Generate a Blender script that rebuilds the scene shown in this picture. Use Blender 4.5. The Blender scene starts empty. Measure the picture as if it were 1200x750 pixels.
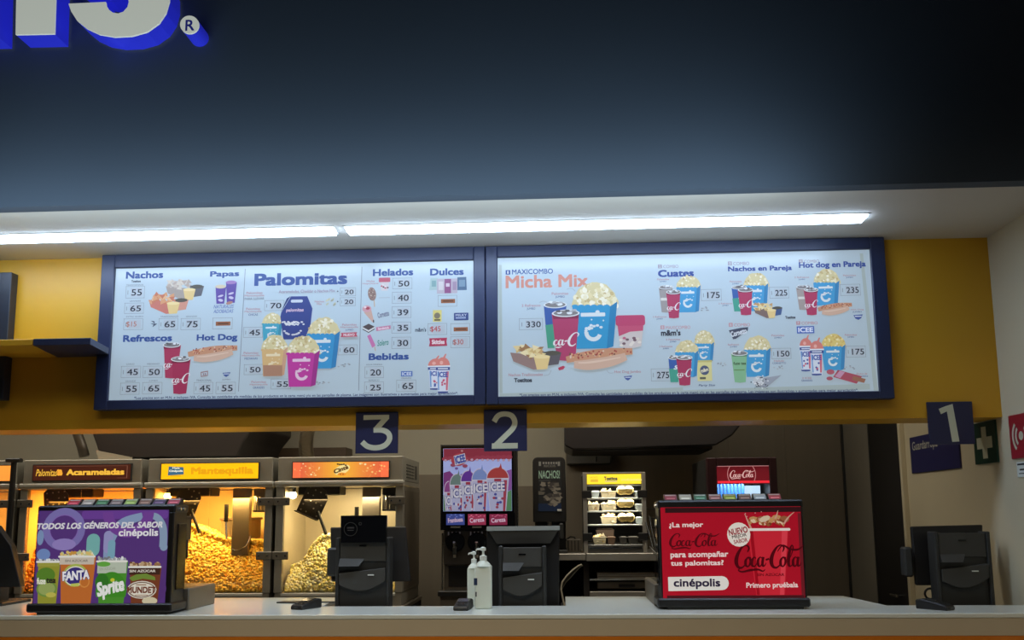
import bpy, bmesh, math, random
from mathutils import Vector, Matrix
import numpy as np
random.seed(7)
S = bpy.context.scene
COL = S.collection

# ------------------------------------------------------------------ camera
FPX, CX, CY = 1066.18, 600.0, 450.0
PIT, ROL, YAW = 0.142305, -0.00814, -0.05171
EYE = Vector((0, 0, 1.60))
_f = Vector((math.sin(YAW), math.cos(YAW), 0)); _r = Vector((math.cos(YAW), -math.sin(YAW), 0)); _u = Vector((0, 0, 1))
FWD = _f*math.cos(PIT) + _u*math.sin(PIT); UP0 = _u*math.cos(PIT) - _f*math.sin(PIT)
RGT = _r*math.cos(ROL) + UP0*math.sin(ROL); UPV = UP0*math.cos(ROL) - _r*math.sin(ROL)
cd = bpy.data.cameras.new('camera'); cam = bpy.data.objects.new('camera', cd); COL.objects.link(cam)
cd.sensor_width = 36; cd.sensor_fit = 'HORIZONTAL'; cd.lens = FPX/1200*36; cd.shift_y = 75/1200
cd.clip_start = 0.05; cd.clip_end = 100
M3 = Matrix((RGT, UPV, -FWD)).transposed()
cam.matrix_world = Matrix.Translation(EYE) @ M3.to_4x4()
S.camera = cam
S.view_settings.view_transform = 'Standard'; S.view_settings.look = 'None'
S.view_settings.exposure = 0.0; S.view_settings.gamma = 1.0; S.view_settings.use_curve_mapping = False

def ray(x, y): return RGT*((x-CX)/FPX) - UPV*((y-CY)/FPX) + FWD
def at(x, y, Y):
    d = ray(x, y); return EYE + d*(Y/d.y)
def atZ(x, y, Z):
    d = ray(x, y); return EYE + d*((Z-EYE.z)/d.z)
def rc(x0, y0, x1, y1, Y):
    xm, ym = (x0+x1)/2, (y0+y1)/2
    return at(x0, ym, Y).x, at(x1, ym, Y).x, at(xm, y1, Y).z, at(xm, y0, Y).z   # X0 X1 Z0 Z1

# ------------------------------------------------------------------ world and lights
w = bpy.data.worlds.new('world'); S.world = w; w.use_nodes = True
w.node_tree.nodes['Background'].inputs[0].default_value = (0.55, 0.62, 0.75, 1)
w.node_tree.nodes['Background'].inputs[1].default_value = 0.022
def area(name, loc, target, sx, sy, power, col, spread=180):
    l = bpy.data.lights.new(name, 'AREA'); l.shape = 'RECTANGLE'; l.size = sx; l.size_y = sy
    l.energy = power; l.color = col; l.spread = math.radians(spread)
    o = bpy.data.objects.new(name, l); COL.objects.link(o); o.location = loc
    o.rotation_euler = (Vector(target)-Vector(loc)).to_track_quat('-Z', 'Y').to_euler(); return o
LED = 23.0                                                             # radiance of the two ceiling strips
area('lobby_downlight', (-0.8, 1.9, 4.4), (-0.8, 2.7, 0), 5.0, 1.2, 62, (1, .88, .68), 110)
area('fascia_glow_fill', (-1.0, 3.84, 2.80), (-1.0, 4.25, 3.23), 4.4, 0.06, 16, (.66, .85, 1.0), 110)  # added light with no fixture, stands in for glare low on the fascia
area('back_room_fill', (-1.7, 5.95, 3.0), (-1.7, 6.9, 1.2), 6.6, 0.4, 52, (1, .93, .78), 160)  # unseen fill added to brighten the back room wall

# ------------------------------------------------------------------ materials
def lin(c):
    r = []
    for v in c:
        v /= 255.0
        r.append(v/12.92 if v <= .04045 else ((v+.055)/1.055)**2.4)
    return tuple(r)+(1,)
MATS = {}
def mat(name, col, rough=.5, metal=0.0, emit=0.0, ecol=None, noise=0.0, nscale=8.0, bump=0.0, bscale=60.0, stretch=None, spec=.5):
    if name in MATS: return MATS[name]
    m = bpy.data.materials.new(name); m.use_nodes = True; nt = m.node_tree; b = nt.nodes['Principled BSDF']
    c = lin(col); b.inputs['Base Color'].default_value = c
    b.inputs['Roughness'].default_value = rough; b.inputs['Metallic'].default_value = metal
    b.inputs['Specular IOR Level'].default_value = spec
    if emit:
        b.inputs['Emission Color'].default_value = lin(ecol or col); b.inputs['Emission Strength'].default_value = emit
    if noise or bump:
        tc = nt.nodes.new('ShaderNodeTexCoord'); mp = nt.nodes.new('ShaderNodeMapping')
        nt.links.new(tc.outputs['Object'], mp.inputs[0])
        if stretch: mp.inputs['Scale'].default_value = stretch
    if noise:
        n = nt.nodes.new('ShaderNodeTexNoise'); n.inputs['Scale'].default_value = nscale; n.inputs['Detail'].default_value = 5
        nt.links.new(mp.outputs[0], n.inputs['Vector'])
        mx = nt.nodes.new('ShaderNodeMix'); mx.data_type = 'RGBA'
        mx.inputs['A'].default_value = tuple(v*(1-noise) for v in c[:3])+(1,); mx.inputs['B'].default_value = tuple(min(1, v*(1+noise)) for v in c[:3])+(1,)
        nt.links.new(n.outputs['Fac'], mx.inputs['Factor']); nt.links.new(mx.outputs['Result'], b.inputs['Base Color'])
    if bump:
        n2 = nt.nodes.new('ShaderNodeTexNoise'); n2.inputs['Scale'].default_value = bscale; n2.inputs['Detail'].default_value = 4
        nt.links.new(mp.outputs[0], n2.inputs['Vector'])
        bp = nt.nodes.new('ShaderNodeBump'); bp.inputs['Strength'].default_value = bump; bp.inputs['Distance'].default_value = .01
        nt.links.new(n2.outputs['Fac'], bp.inputs['Height']); nt.links.new(bp.outputs[0], b.inputs['Normal'])
    MATS[name] = m; return m
def ink(col, e=.62, refl=.35, rough=.35):
    """printed colour: col is the ink; e how strongly the panel behind lights it through"""
    k = 'ink_%d_%d_%d_%d' % (col[0], col[1], col[2], int(e*100))
    if k in MATS: return MATS[k]
    m = bpy.data.materials.new(k); m.use_nodes = True; b = m.node_tree.nodes['Principled BSDF']; c = lin(col)
    b.inputs['Base Color'].default_value = tuple(v*(refl if e else 1) for v in c[:3])+(1,); b.inputs['Roughness'].default_value = rough
    b.inputs['Specular IOR Level'].default_value = .25
    if e: b.inputs['Emission Color'].default_value = c; b.inputs['Emission Strength'].default_value = e
    MATS[k] = m; return m
def glassmat(name, tint=(1, 1, 1), ior=1.45, refl=1.0):
    if name in MATS: return MATS[name]
    m = bpy.data.materials.new(name); m.use_nodes = True; nt = m.node_tree
    for n in list(nt.nodes):
        if n.type != 'OUTPUT_MATERIAL': nt.nodes.remove(n)
    out = [n for n in nt.nodes][0]
    t = nt.nodes.new('ShaderNodeBsdfTransparent'); t.inputs[0].default_value = tint+(1,)
    g = nt.nodes.new('ShaderNodeBsdfGlossy'); g.inputs['Roughness'].default_value = .03
    fr = nt.nodes.new('ShaderNodeFresnel'); fr.inputs[0].default_value = ior
    mx = nt.nodes.new('ShaderNodeMixShader')
    nt.links.new(fr.outputs[0], mx.inputs[0]); nt.links.new(t.outputs[0], mx.inputs[1]); nt.links.new(g.outputs[0], mx.inputs[2])
    nt.links.new(mx.outputs[0], out.inputs[0]); MATS[name] = m; return m

NAVY = mat('navy_paint', (64, 76, 90), .75, noise=.08, nscale=1.5)
WHITE_CEIL = mat('white_ceiling_paint', (205, 200, 190), .85, noise=.03, nscale=2)
YELLOW = mat('yellow_paint', (214, 160, 34), .42, noise=.05, nscale=1.2, bump=.03, bscale=40)
BEIGE_WALL = mat('cream_wall_paint', (208, 196, 166), .8, noise=.04, nscale=3, bump=.04, bscale=90)
BACK_WALL = mat('grey_wall_paint', (176, 170, 152), .8, noise=.05, nscale=3)
DARK_WALL = mat('dark_steel_cladding', (128, 118, 102), .45, .15, noise=.1, nscale=2, stretch=(6, 1, .3))
FLOOR = mat('floor_tile', (120, 112, 100), .4, noise=.1, nscale=4)
COUNTER = mat('white_solid_counter', (226, 232, 226), .16, noise=.02, nscale=5)
COUNTER_F = mat('beige_counter_edge', (196, 182, 156), .5, noise=.04, nscale=6)
ORANGE = mat('orange_front_panel', (214, 120, 18), .45, noise=.05, nscale=3)
BLUE_FRAME = mat('blue_board_frame', (40, 47, 76), .38, noise=.05, nscale=2)
BLUE_SIGN = mat('blue_plate', (38, 40, 74), .4)
STEEL = mat('brushed_steel', (188, 182, 172), .38, .75, noise=.08, nscale=6, stretch=(1, 1, 25))
STEEL_D = mat('dark_brushed_steel', (128, 120, 108), .42, .6, noise=.1, nscale=6, stretch=(25, 1, 1))
BLACK = mat('black_plastic', (26, 25, 25), .42, bump=.03, bscale=200)
BLACK2 = mat('charcoal_plastic', (44, 45, 44), .5, bump=.03, bscale=200)
BLACK_GLOSS = mat('black_gloss', (14, 14, 16), .12)
DARK_IN = mat('dark_interior', (32, 29, 27), .7)
CREAM_IN = mat('cream_liner', (226, 210, 170), .4, .2, noise=.05, nscale=3)
CHROME = mat('chrome', (200, 200, 200), .15, 1.0)
WHITE_PL = mat('white_plastic', (225, 230, 222), .35)
GLASS = glassmat('cabinet_glass', (.96, .96, .95))
CLEAR = glassmat('clear_tub_plastic', (.93, .94, .95))

# ------------------------------------------------------------------ mesh helpers
class MB:
    def __init__(s): s.v = []; s.f = []; s.m = []; s.mats = []
    def mi(s, m):
        if m not in s.mats: s.mats.append(m)
        return s.mats.index(m)
    def add(s, vs, fs, m):
        b = len(s.v); i = s.mi(m); s.v += [Vector(p) for p in vs]
        for f in fs: s.f.append([b+k for k in f]); s.m.append(i)
    def box(s, x0, x1, y0, y1, z0, z1, m, bev=0.0, seg=1):
        if x0 > x1: x0, x1 = x1, x0
        if y0 > y1: y0, y1 = y1, y0
        if z0 > z1: z0, z1 = z1, z0
        if bev <= 0:
            v = [(x, y, z) for x in (x0, x1) for y in (y0, y1) for z in (z0, z1)]
            s.add(v, [(0, 1, 3, 2), (4, 6, 7, 5), (0, 4, 5, 1), (2, 3, 7, 6), (0, 2, 6, 4), (1, 5, 7, 3)], m); return
        bm = bmesh.new(); bmesh.ops.create_cube(bm, size=1)
        for p in bm.verts: p.co = Vector(((x0+x1)/2+p.co.x*(x1-x0), (y0+y1)/2+p.co.y*(y1-y0), (z0+z1)/2+p.co.z*(z1-z0)))
        bmesh.ops.bevel(bm, geom=bm.edges[:], offset=min(bev, .45*min(x1-x0, y1-y0, z1-z0)), segments=seg, affect='EDGES', profile=.5)
        s.bm(bm, m)
    def bm(s, bm, m):
        bm.verts.ensure_lookup_table(); idx = {p: i for i, p in enumerate(bm.verts)}
        s.add([p.co.copy() for p in bm.verts], [[idx[q] for q in f.verts] for f in bm.faces], m); bm.free()
    def prism(s, pts, ax, a, b, m, bev=0.0):
        """polygon in the plane across axis ax, pushed from a to b"""
        def mk(p, t): return {'x': (t, p[0], p[1]), 'y': (p[0], t, p[1]), 'z': (p[0], p[1], t)}[ax]
        bm = bmesh.new()
        A = [bm.verts.new(mk(p, a)) for p in pts]; B = [bm.verts.new(mk(p, b)) for p in pts]; n = len(pts)
        bm.faces.new(A); bm.faces.new(B[::-1])
        for i in range(n): bm.faces.new((A[i], B[i], B[(i+1) % n], A[(i+1) % n]))
        bmesh.ops.recalc_face_normals(bm, faces=bm.faces[:])
        if bev: bmesh.ops.bevel(bm, geom=bm.edges[:], offset=bev, segments=1, affect='EDGES')
        s.bm(bm, m)
    def hexa(s, c, m): s.add(c, [(0, 3, 2, 1), (4, 5, 6, 7), (0, 1, 5, 4), (1, 2, 6, 5), (2, 3, 7, 6), (3, 0, 4, 7)], m)
    def lathe(s, prof, loc, m, n=24, axis='z'):
        vs = []; fs = []; L = Vector(loc)
        for r, h in prof:
            for k in range(n):
                a = 2*math.pi*k/n; c, d = r*math.cos(a), r*math.sin(a)
                vs.append(L+Vector({'z': (c, d, h), 'y': (c, h, d), 'x': (h, c, d)}[axis]))
        for i in range(len(prof)-1):
            for k in range(n): fs.append((i*n+k, i*n+(k+1) % n, (i+1)*n+(k+1) % n, (i+1)*n+k))
        fs.append(tuple(range(n))[::-1]); fs.append(tuple((len(prof)-1)*n+k for k in range(n)))
        s.add(vs, fs, m)
    def cyl(s, p0, p1, r, m, n=14, r1=None): s.tube([p0, p1], [r, r if r1 is None else r1], m, n)
    def tube(s, pts, r, m, n=8):
        pts = [Vector(p) for p in pts]; R = r if isinstance(r, (list, tuple)) else [r]*len(pts); vs = []; fs = []
        prev = None
        for i, p in enumerate(pts):
            t = (pts[min(i+1, len(pts)-1)]-pts[max(i-1, 0)]).normalized()
            a = prev-t*prev.dot(t) if prev is not None else t.orthogonal()
            a = a.normalized() if a.length > 1e-6 else t.orthogonal().normalized(); prev = a; b = t.cross(a)
            for k in range(n):
                q = 2*math.pi*k/n; vs.append(p+(a*math.cos(q)+b*math.sin(q))*R[i])
        for i in range(len(pts)-1):
            for k in range(n): fs.append((i*n+k, i*n+(k+1) % n, (i+1)*n+(k+1) % n, (i+1)*n+k))
        fs.append(tuple(range(n))[::-1]); fs.append(tuple((len(pts)-1)*n+k for k in range(n)))
        s.add(vs, fs, m)
    def build(s, name, parent=None, label=None, smooth=False, off=None):
        me = bpy.data.meshes.new(name); o = off or (wloc(parent) if parent else Vector((0, 0, 0)))
        me.from_pydata([tuple(p-o) for p in s.v], [], s.f)
        for m in s.mats: me.materials.append(m)
        me.polygons.foreach_set('material_index', s.m)
        if smooth:
            me.polygons.foreach_set('use_smooth', [True]*len(me.polygons))
        me.update(); ob = bpy.data.objects.new(name, me); COL.objects.link(ob)
        if smooth:
            try: me.set_sharp_from_angle(angle=math.radians(40))
            except Exception: pass
        WL[ob.name] = Vector(o)
        if parent: ob.parent = parent
        elif off: ob.location = off
        if label: ob['label'] = label
        return ob
WL = {}
def wloc(o): return WL.get(o.name, Vector((0, 0, 0)))
def thing(name, label, cat, loc, group=None):
    o = bpy.data.objects.new(name, None); COL.objects.link(o); o.location = loc; WL[o.name] = Vector(loc)
    o.empty_display_size = .1
    o['label'] = label; o['category'] = cat
    if group: o['group'] = group
    return o
def tag(o, label, cat, group=None, kind=None):
    o['label'] = label; o['category'] = cat
    if group: o['group'] = group
    if kind: o['kind'] = kind
    return o
def struct(mb, name, parent=None):
    o = mb.build(name, parent)
    if not parent: o['kind'] = 'structure'
    return o

# ------------------------------------------------------------------ flat print helper
GL = {}
def glyphs(t, bold=0.0, shear=0.0):
    k = (t, bold, shear)
    if k in GL: return GL[k]
    c = bpy.data.curves.new('t', 'FONT'); c.body = t; c.offset = bold; c.shear = shear; c.fill_mode = 'FRONT'; c.resolution_u = 3
    o = bpy.data.objects.new('t', c); COL.objects.link(o); bpy.context.view_layer.update()
    me = bpy.data.meshes.new_from_object(o.evaluated_get(bpy.context.evaluated_depsgraph_get()))
    vs = [(p.co.x, p.co.y) for p in me.vertices]; fs = [tuple(p.vertices) for p in me.polygons]
    bpy.data.objects.remove(o); bpy.data.curves.remove(c); bpy.data.meshes.remove(me)
    xs = [p[0] for p in vs]; ys = [p[1] for p in vs]
    GL[k] = (vs, fs, min(xs), max(xs), min(ys), max(ys)); return GL[k]
def smooth_path(pts, n=6):
    out = []
    for i in range(len(pts)-1):
        p0 = pts[max(i-1, 0)]; p1 = pts[i]; p2 = pts[i+1]; p3 = pts[min(i+2, len(pts)-1)]
        for k in range(n):
            t = k/n
            out.append(tuple(.5*((2*b)+(c-a)*t+(2*a-5*b+4*c-d)*t*t+(3*b-a-3*c+d)*t**3) for a, b, c, d in zip(p0, p1, p2, p3)))
    out.append(tuple(pts[-1])); return out
class Print:
    """flat print on a plane; coordinates are (across, down) and turn into plane coordinates through f"""
    STEP = 0.000025
    def __init__(s, f, O, U, V, N, e=.62, base=0.0006):
        s.f, s.O, s.U, s.V, s.N, s.e = f, Vector(O), Vector(U), Vector(V), Vector(N), e
        s.base = base; s.lay = base; s.mb = MB(); s.haze = None
    def reset(s, extra=0.0): s.lay = s.base+extra
    def loc(s, cx, cy):
        a = s.f(cx, cy); b = s.f(cx+1, cy); c = s.f(cx, cy+1)
        return a, b[0]-a[0], a[1]-c[1]
    def w3(s, u, v): return s.O+s.U*u+s.V*v+s.N*s.lay
    def poly(s, pts, col, faces=None, anchor=None, e=None):
        xs = [p[0] for p in pts]; ys = [p[1] for p in pts]
        cx, cy = anchor or ((min(xs)+max(xs))/2, (min(ys)+max(ys))/2)
        a, sx, sy = s.loc(cx, cy)
        s.lay += s.STEP
        if s.haze: q = s.haze[1]; col = tuple(int(v*(1-q)+g*q) for v, g in zip(col, s.haze[0]))  # haze of glare and reflection painted in: ink colour mixed toward a veil
        s.mb.add([s.w3(a[0]+(x-cx)*sx, a[1]-(y-cy)*sy) for x, y in pts], faces or [tuple(range(len(pts)))], ink(col, s.e if e is None else e))
    def rect(s, x0, y0, x1, y1, col, **k): s.poly([(x0, y0), (x1, y0), (x1, y1), (x0, y1)], col, **k)
    def rrect(s, x0, y0, x1, y1, r, col, **k):
        p = []
        for cx, cy, a0 in ((x1-r, y1-r, 0), (x0+r, y1-r, 90), (x0+r, y0+r, 180), (x1-r, y0+r, 270)):
            for i in range(5):
                a = math.radians(a0+i*22.5); p.append((cx+r*math.cos(a), cy+r*math.sin(a)))
        s.poly(p, col, **k)
    def frame(s, x0, y0, x1, y1, t, col):
        for a in ((x0, y0, x1, y0+t), (x0, y1-t, x1, y1), (x0, y0, x0+t, y1), (x1-t, y0, x1, y1)): s.rect(*a, col)
    def ell(s, cx, cy, rx, ry, col, rot=0, n=20, a0=0, a1=360, **k):
        c, d = math.cos(math.radians(rot)), math.sin(math.radians(rot)); p = []
        for i in range(n+(0 if a1-a0 == 360 else 1)):
            a = math.radians(a0+(a1-a0)*i/n); x, y = rx*math.cos(a), ry*math.sin(a); p.append((cx+x*c-y*d, cy+x*d+y*c))
        s.poly(p, col, **k)
    def ring(s, cx, cy, r0, r1, col, a0=0, a1=360, n=24, ry=1.0):
        p = []; f = []
        for i in range(n+1):
            a = math.radians(a0+(a1-a0)*i/n)
            p += [(cx+r0*math.cos(a), cy+ry*r0*math.sin(a)), (cx+r1*math.cos(a), cy+ry*r1*math.sin(a))]
        for i in range(n): f.append((2*i, 2*i+1, 2*i+3, 2*i+2))
        s.poly(p, col, faces=f)
    def stroke(s, pts, wd, col, n=6, anchor=None):
        q = smooth_path([(p[0], p[1], (wd if not isinstance(wd, (list, tuple)) else wd[i])) for i, p in enumerate(pts)], n)
        L = []; f = []
        for i, (x, y, ww) in enumerate(q):
            a = q[max(i-1, 0)]; b = q[min(i+1, len(q)-1)]; dx, dy = b[0]-a[0], b[1]-a[1]; d = math.hypot(dx, dy) or 1
            nx, ny = -dy/d*ww/2, dx/d*ww/2; L += [(x+nx, y+ny), (x-nx, y-ny)]
        for i in range(len(q)-1): f.append((2*i, 2*i+1, 2*i+3, 2*i+2))
        s.poly(L, col, faces=f, anchor=anchor)
    def text(s, t, x0, y0, x1, y1, col, bold=.03, shear=0.0, rot=0.0, e=None):
        vs, fs, ax, bx, ay, by = glyphs(t, 0.0, shear); d = bold*.8      # weight: the same outline laid down again, nudged aside
        kx = (x1-x0)/(bx-ax+2*d); ky = (y1-y0)/(by-ay+2*d)
        cx, cy = (x0+x1)/2, (y0+y1)/2; c, q = math.cos(math.radians(rot)), math.sin(math.radians(rot))
        for ox, oy in ([(0, 0)] if d < .004 else [(-d, -d), (d, -d), (-d, d), (d, d)]):
            P = []
            for x, y in vs:
                X, Y = (x+ox-(ax+bx)/2)*kx, -(y+oy-(ay+by)/2)*ky; P.append((cx+X*c-Y*q, cy+X*q+Y*c))
            s.poly(P, col, faces=fs, anchor=(cx, cy), e=e); s.lay -= s.STEP*.9
    def build(s, name, parent, label=None): return s.mb.build(name, parent, label)
def plane_print(Y, e=.62, haze=None):
    p = Print(lambda x, y: ((lambda p: (p.x, p.z))(at(x, y, Y))), (0, Y, 0), (1, 0, 0), (0, 0, 1), (0, -1, 0), e); p.haze = haze; return p

# ---- drawings that recur in the printed menus
POPC = [(236, 226, 190), (214, 200, 150), (244, 238, 216), (196, 174, 118), (226, 212, 160)]
def p_pop(p, cx, cy, rx, ry, n=40, cols=POPC):
    """printed heap of popcorn: dome over a flat bottom at cy"""
    pts = [(cx+rx*math.cos(math.radians(a))*(1+random.uniform(-.05, .04)), cy-ry*math.sin(math.radians(a))*(1+random.uniform(-.05, .05))) for a in range(0, 181, 12)]
    p.poly(pts, cols[1], anchor=(cx, cy))
    for i in range(n):
        a = random.uniform(0, math.pi); r = math.sqrt(random.random())*.93
        b = rx*random.uniform(.06, .12); p.ell(cx+rx*r*math.cos(a), cy-ry*r*math.sin(a)-.3, b, b*random.uniform(.7, 1.1), random.choice(cols), rot=random.uniform(0, 90), n=6)
def p_bucket(p, x0, x1, y0, y1, col, side, dome, n=40, mark=(214, 224, 228), cols=POPC):
    """popcorn box: tapering front, darker side, C shaped mark and a name bar; dome is the height of the heap"""
    w = x1-x0; h = y1-y0; s = w*.16
    p_pop(p, (x0+x1)/2, y0+1.2, w*.52, dome, n, cols)
    p.poly([(x1-s*1.1, y0+1), (x1, y0-h*.10), (x1-s*.7, y1-h*.05), (x1-s*1.7, y1)], side)
    p.poly([(x0, y0), (x1-s, y0+.5), (x1-s*1.6, y1), (x0+w*.08, y1)], col)
    for k in range(6): p.ell(x0+w*(.05+.14*k), y0+.4, w*.075, h*.035+.2, col, n=8)
    fx0, fx1 = x0+w*.18, x0+w*.72
    p.rrect(fx0, y0+h*.16, fx1, y0+h*.25, h*.02, mark); p.ell((fx0+fx1)/2+w*.1, y0+h*.14, w*.05, h*.04, mark, n=8)
    cxx, cyy, R = x0+w*.46, y0+h*.62, w*.20
    p.ring(cxx, cyy, R*.55, R, mark, 20, 185, 12)
    for a, rr in ((195, .85), (215, .95), (235, .8), (255, 1.0), (275, .85), (295, 1.05), (320, 1.1), (250, .6), (225, .65)):
        p.ell(cxx+R*rr*math.cos(math.radians(a)), cyy+R*rr*math.sin(math.radians(a))*.8, R*.20, R*.15, mark, n=7)
    p.ell(cxx+R*1.1, cyy-R*1.3, R*.1, R*.1, mark, n=6); p.ell(cxx-R*.2, cyy-R*1.4, R*.1, R*.1, mark, n=6)
def p_cup(p, x0, x1, y0, y1, col, kind=None, col2=None):
    """tall paper cup with ice at the brim"""
    w = x1-x0; h = y1-y0; cx = (x0+x1)/2; r = h*.055+.5
    if col2:
        p.poly([(x0+.4, y0+r), (x1-.4, y0+r), (x1-w*.08, y0+h*.45), (x0+w*.08, y0+h*.5)], col)
        p.poly([(x0+w*.08, y0+h*.5), (x1-w*.08, y0+h*.45), (x1-w*.17, y1), (x0+w*.17, y1)], col2)
    else:
        p.poly([(x0+.4, y0+r), (x1-.4, y0+r), (x1-w*.17, y1-h*.02), (cx, y1), (x0+w*.17, y1-h*.02)], col)
        p.poly([(x0+.6, y0+r), (x1-.6, y0+r), (x1-w*.06, y0+h*.17), (x0+w*.06, y0+h*.17)], tuple(int(c*.72) for c in col))
    p.ell(cx, y0+r, w*.5, r*1.15, (216, 220, 224)); p.ell(cx, y0+r*.95, w*.44, r*.85, (120, 116, 118))
    for k in range(7):
        p.ell(cx+random.uniform(-.32, .32)*w, y0+r*.8+random.uniform(-.8, .3)*r, w*.1, r*.4, random.choice([(226, 232, 238), (170, 174, 180), (90, 86, 90)]), n=6)
    if kind == 'coke':
        a = p.loc(cx, y0+h*.6); script(p, 'ca-C', x0+w*.08, y0+h*.44, x1-w*.10, y0+h*.74, (228, 226, 228))
    if kind == 'band': p.rect(x0+w*.13, y0+h*.46, x1-w*.12, y0+h*.56, (214, 212, 206))
    if kind == 'fuze': p.text('fuze tea', x0+w*.12, y0+h*.34, x1-w*.12, y0+h*.43, (40, 60, 30), .03); p.rect(x0+w*.16, y0+h*.58, x1-w*.2, y0+h*.61, (90, 130, 70))
    if kind == 'sprite': p.text('S', cx-w*.05, y0+h*.36, x1-w*.14, y0+h*.52, (214, 224, 226), .05, .3)
def p_icee(p, x0, x1, y0, y1, dome=(214, 120, 110)):
    w = x1-x0; h = y1-y0; cx = (x0+x1)/2; yr = y0+h*.30
    p.ell(cx, yr, w*.47, h*.22, dome, a0=180, a1=360, anchor=(cx, yr)); p.poly([(cx-w*.05, y0+h*.12), (cx+w*.16, y0-h*.01), (cx+w*.24, y0), (cx+w*.12, y0+h*.12)], dome)
    p.ell(cx-w*.1, yr-h*.08, w*.12, h*.05, (232, 168, 158), n=8)
    p.poly([(x0+w*.06, yr), (x1-w*.06, yr), (x1-w*.16, y1-h*.01), (cx, y1), (x0+w*.16, y1-h*.01)], (212, 220, 236))
    p.rect(x0, yr-h*.01, x1, yr+h*.03, (224, 230, 240)); p.rect(x0+w*.03, yr+h*.03, x1-w*.03, yr+h*.11, (52, 68, 138))
    p.rect(x0+w*.16, yr+h*.055, x1-w*.16, yr+h*.085, (214, 220, 236))
    p.poly([(x1-w*.28, yr+h*.14), (x1-w*.1, yr+h*.14), (x1-w*.18, y1-h*.08), (x1-w*.3, y1-h*.08)], (204, 96, 116)); p.poly([(x0+w*.12, yr+h*.14), (x0+w*.22, yr+h*.14), (x0+w*.26, y1-h*.08), (x0+w*.17, y1-h*.08)], (110, 150, 206))
    p.text('ICEE', x0+w*.2, yr+h*.15, x1-w*.18, yr+h*.29, (48, 72, 160), .05)
    for k in range(5): p.ell(cx+random.uniform(-.2, .2)*w, yr+h*random.uniform(.36, .58), w*.08, h*.03, random.choice([(60, 76, 160), (196, 80, 110)]), n=6)
    p.poly([(x0+w*.15, y1-h*.05), (x1-w*.15, y1-h*.05), (x1-w*.17, y1-h*.01), (cx, y1), (x0+w*.17, y1-h*.01)], (52, 68, 138))
def p_hotdog(p, x0, x1, y0, y1):
    """bun with a topped sausage; lies a little tilted"""
    w = x1-x0; h = y1-y0
    p.stroke([(x0+w*.03, y0+h*.55), (x0+w*.3, y0+h*.38), (x0+w*.6, y0+h*.25), (x1-w*.03, y0+h*.2)], [h*.3, h*.42, h*.42, h*.3], (196, 138, 104))
    for k in range(46):
        t = random.uniform(.08, .97); p.ell(x0+w*t, y0+h*(.42-.3*t)+random.uniform(-.14, .16)*h, w*.014, h*.05, random.choice([(170, 74, 66), (216, 190, 170), (150, 60, 50), (224, 170, 120), (116, 70, 60)]), rot=random.uniform(0, 90), n=6)
    p.stroke([(x0+w*.14, y0+h*.78), (x0+w*.35, y0+h*.80), (x0+w*.65, y0+h*.66), (x1-w*.12, y0+h*.44)], [h*.34, h*.5, h*.5, h*.36], (206, 168, 146))
    p.stroke([(x0+w*.2, y0+h*.70), (x0+w*.4, y0+h*.68), (x0+w*.8, y0+h*.48)], [h*.05, h*.1, h*.05], (222, 190, 168))
def p_nacho(p, x0, x1, y0, y1, chips, tray, dip):
    w = x1-x0; h = y1-y0
    p.poly([(x0, y0+h*.35), (x0+w*.75, y0+h*.5), (x0+w*.66, y1-h*.02), (x0+w*.45, y1), (x0+w*.06, y0+h*.68)], tray)
    p.poly([(x0+w*.62, y0+h*.32), (x1, y0+h*.36), (x1-w*.06, y0+h*.8), (x0+w*.68, y0+h*.86)], dip); p.ell(x0+w*.82, y0+h*.38, w*.16, h*.09, (74, 70, 60), n=12)
    for k in range(26):
        cx, cy = x0+w*random.uniform(.06, .62), y0+h*random.uniform(.12, .5); r = w*.09; a = random.uniform(0, 6)
        p.poly([(cx+r*math.cos(a+j*2.1), cy+r*.8*math.sin(a+j*2.1)) for j in range(3)], random.choice(chips))
    p.poly([(x0+w*.46, y0+h*.52), (x0+w*.78, y0+h*.5), (x0+w*.72, y1-h*.02), (x0+w*.52, y1)], (226, 196, 128)); p.ell(x0+w*.62, y0+h*.52, w*.16, h*.07, (238, 214, 152), n=12)
CHIP = [(226, 202, 142), (206, 172, 108), (236, 218, 168), (150, 106, 66), (196, 152, 96)]
# script lettering in the unit box 0..9.3 x -0.5..2.9 (y up); each stroke is points plus widths
SC = {
 'C': [([(1.75, 2.05), (1.95, 2.5), (1.6, 2.78), (1.05, 2.55), (.5, 1.85), (.25, 1.1), (.42, .52), (.9, .38), (1.45, .75)], [.10, .2, .14, .2, .34, .42, .32, .2, .10])],
 'o': [([(.42, 1.5), (.12, 1.15), (.1, .68), (.38, .5), (.68, .85), (.7, 1.3), (.42, 1.5), (.85, 1.45)], [.12, .26, .28, .14, .22, .24, .12, .08])],
 'c': [([(.66, 1.35), (.45, 1.5), (.15, 1.15), (.12, .68), (.4, .5), (.78, .85)], [.16, .12, .28, .3, .16, .08])],
 'a': [([(.62, 1.38), (.4, 1.5), (.12, 1.15), (.12, .66), (.36, .52), (.68, .95)], [.12, .12, .26, .28, .14, .10]), ([(.82, 1.52), (.68, .95), (.7, .58), (.95, .62), (1.15, .9)], [.26, .28, .24, .12, .06])],
 'l': [([(.25, .95), (.75, 1.8), (1.0, 2.5), (.82, 2.75), (.52, 2.1), (.32, 1.2), (.36, .62), (.62, .55), (.85, .85)], [.08, .1, .14, .12, .3, .34, .28, .12, .06])],
 '-': [([(.05, 1.2), (.5, 1.32)], [.2, .2])],
}
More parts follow.
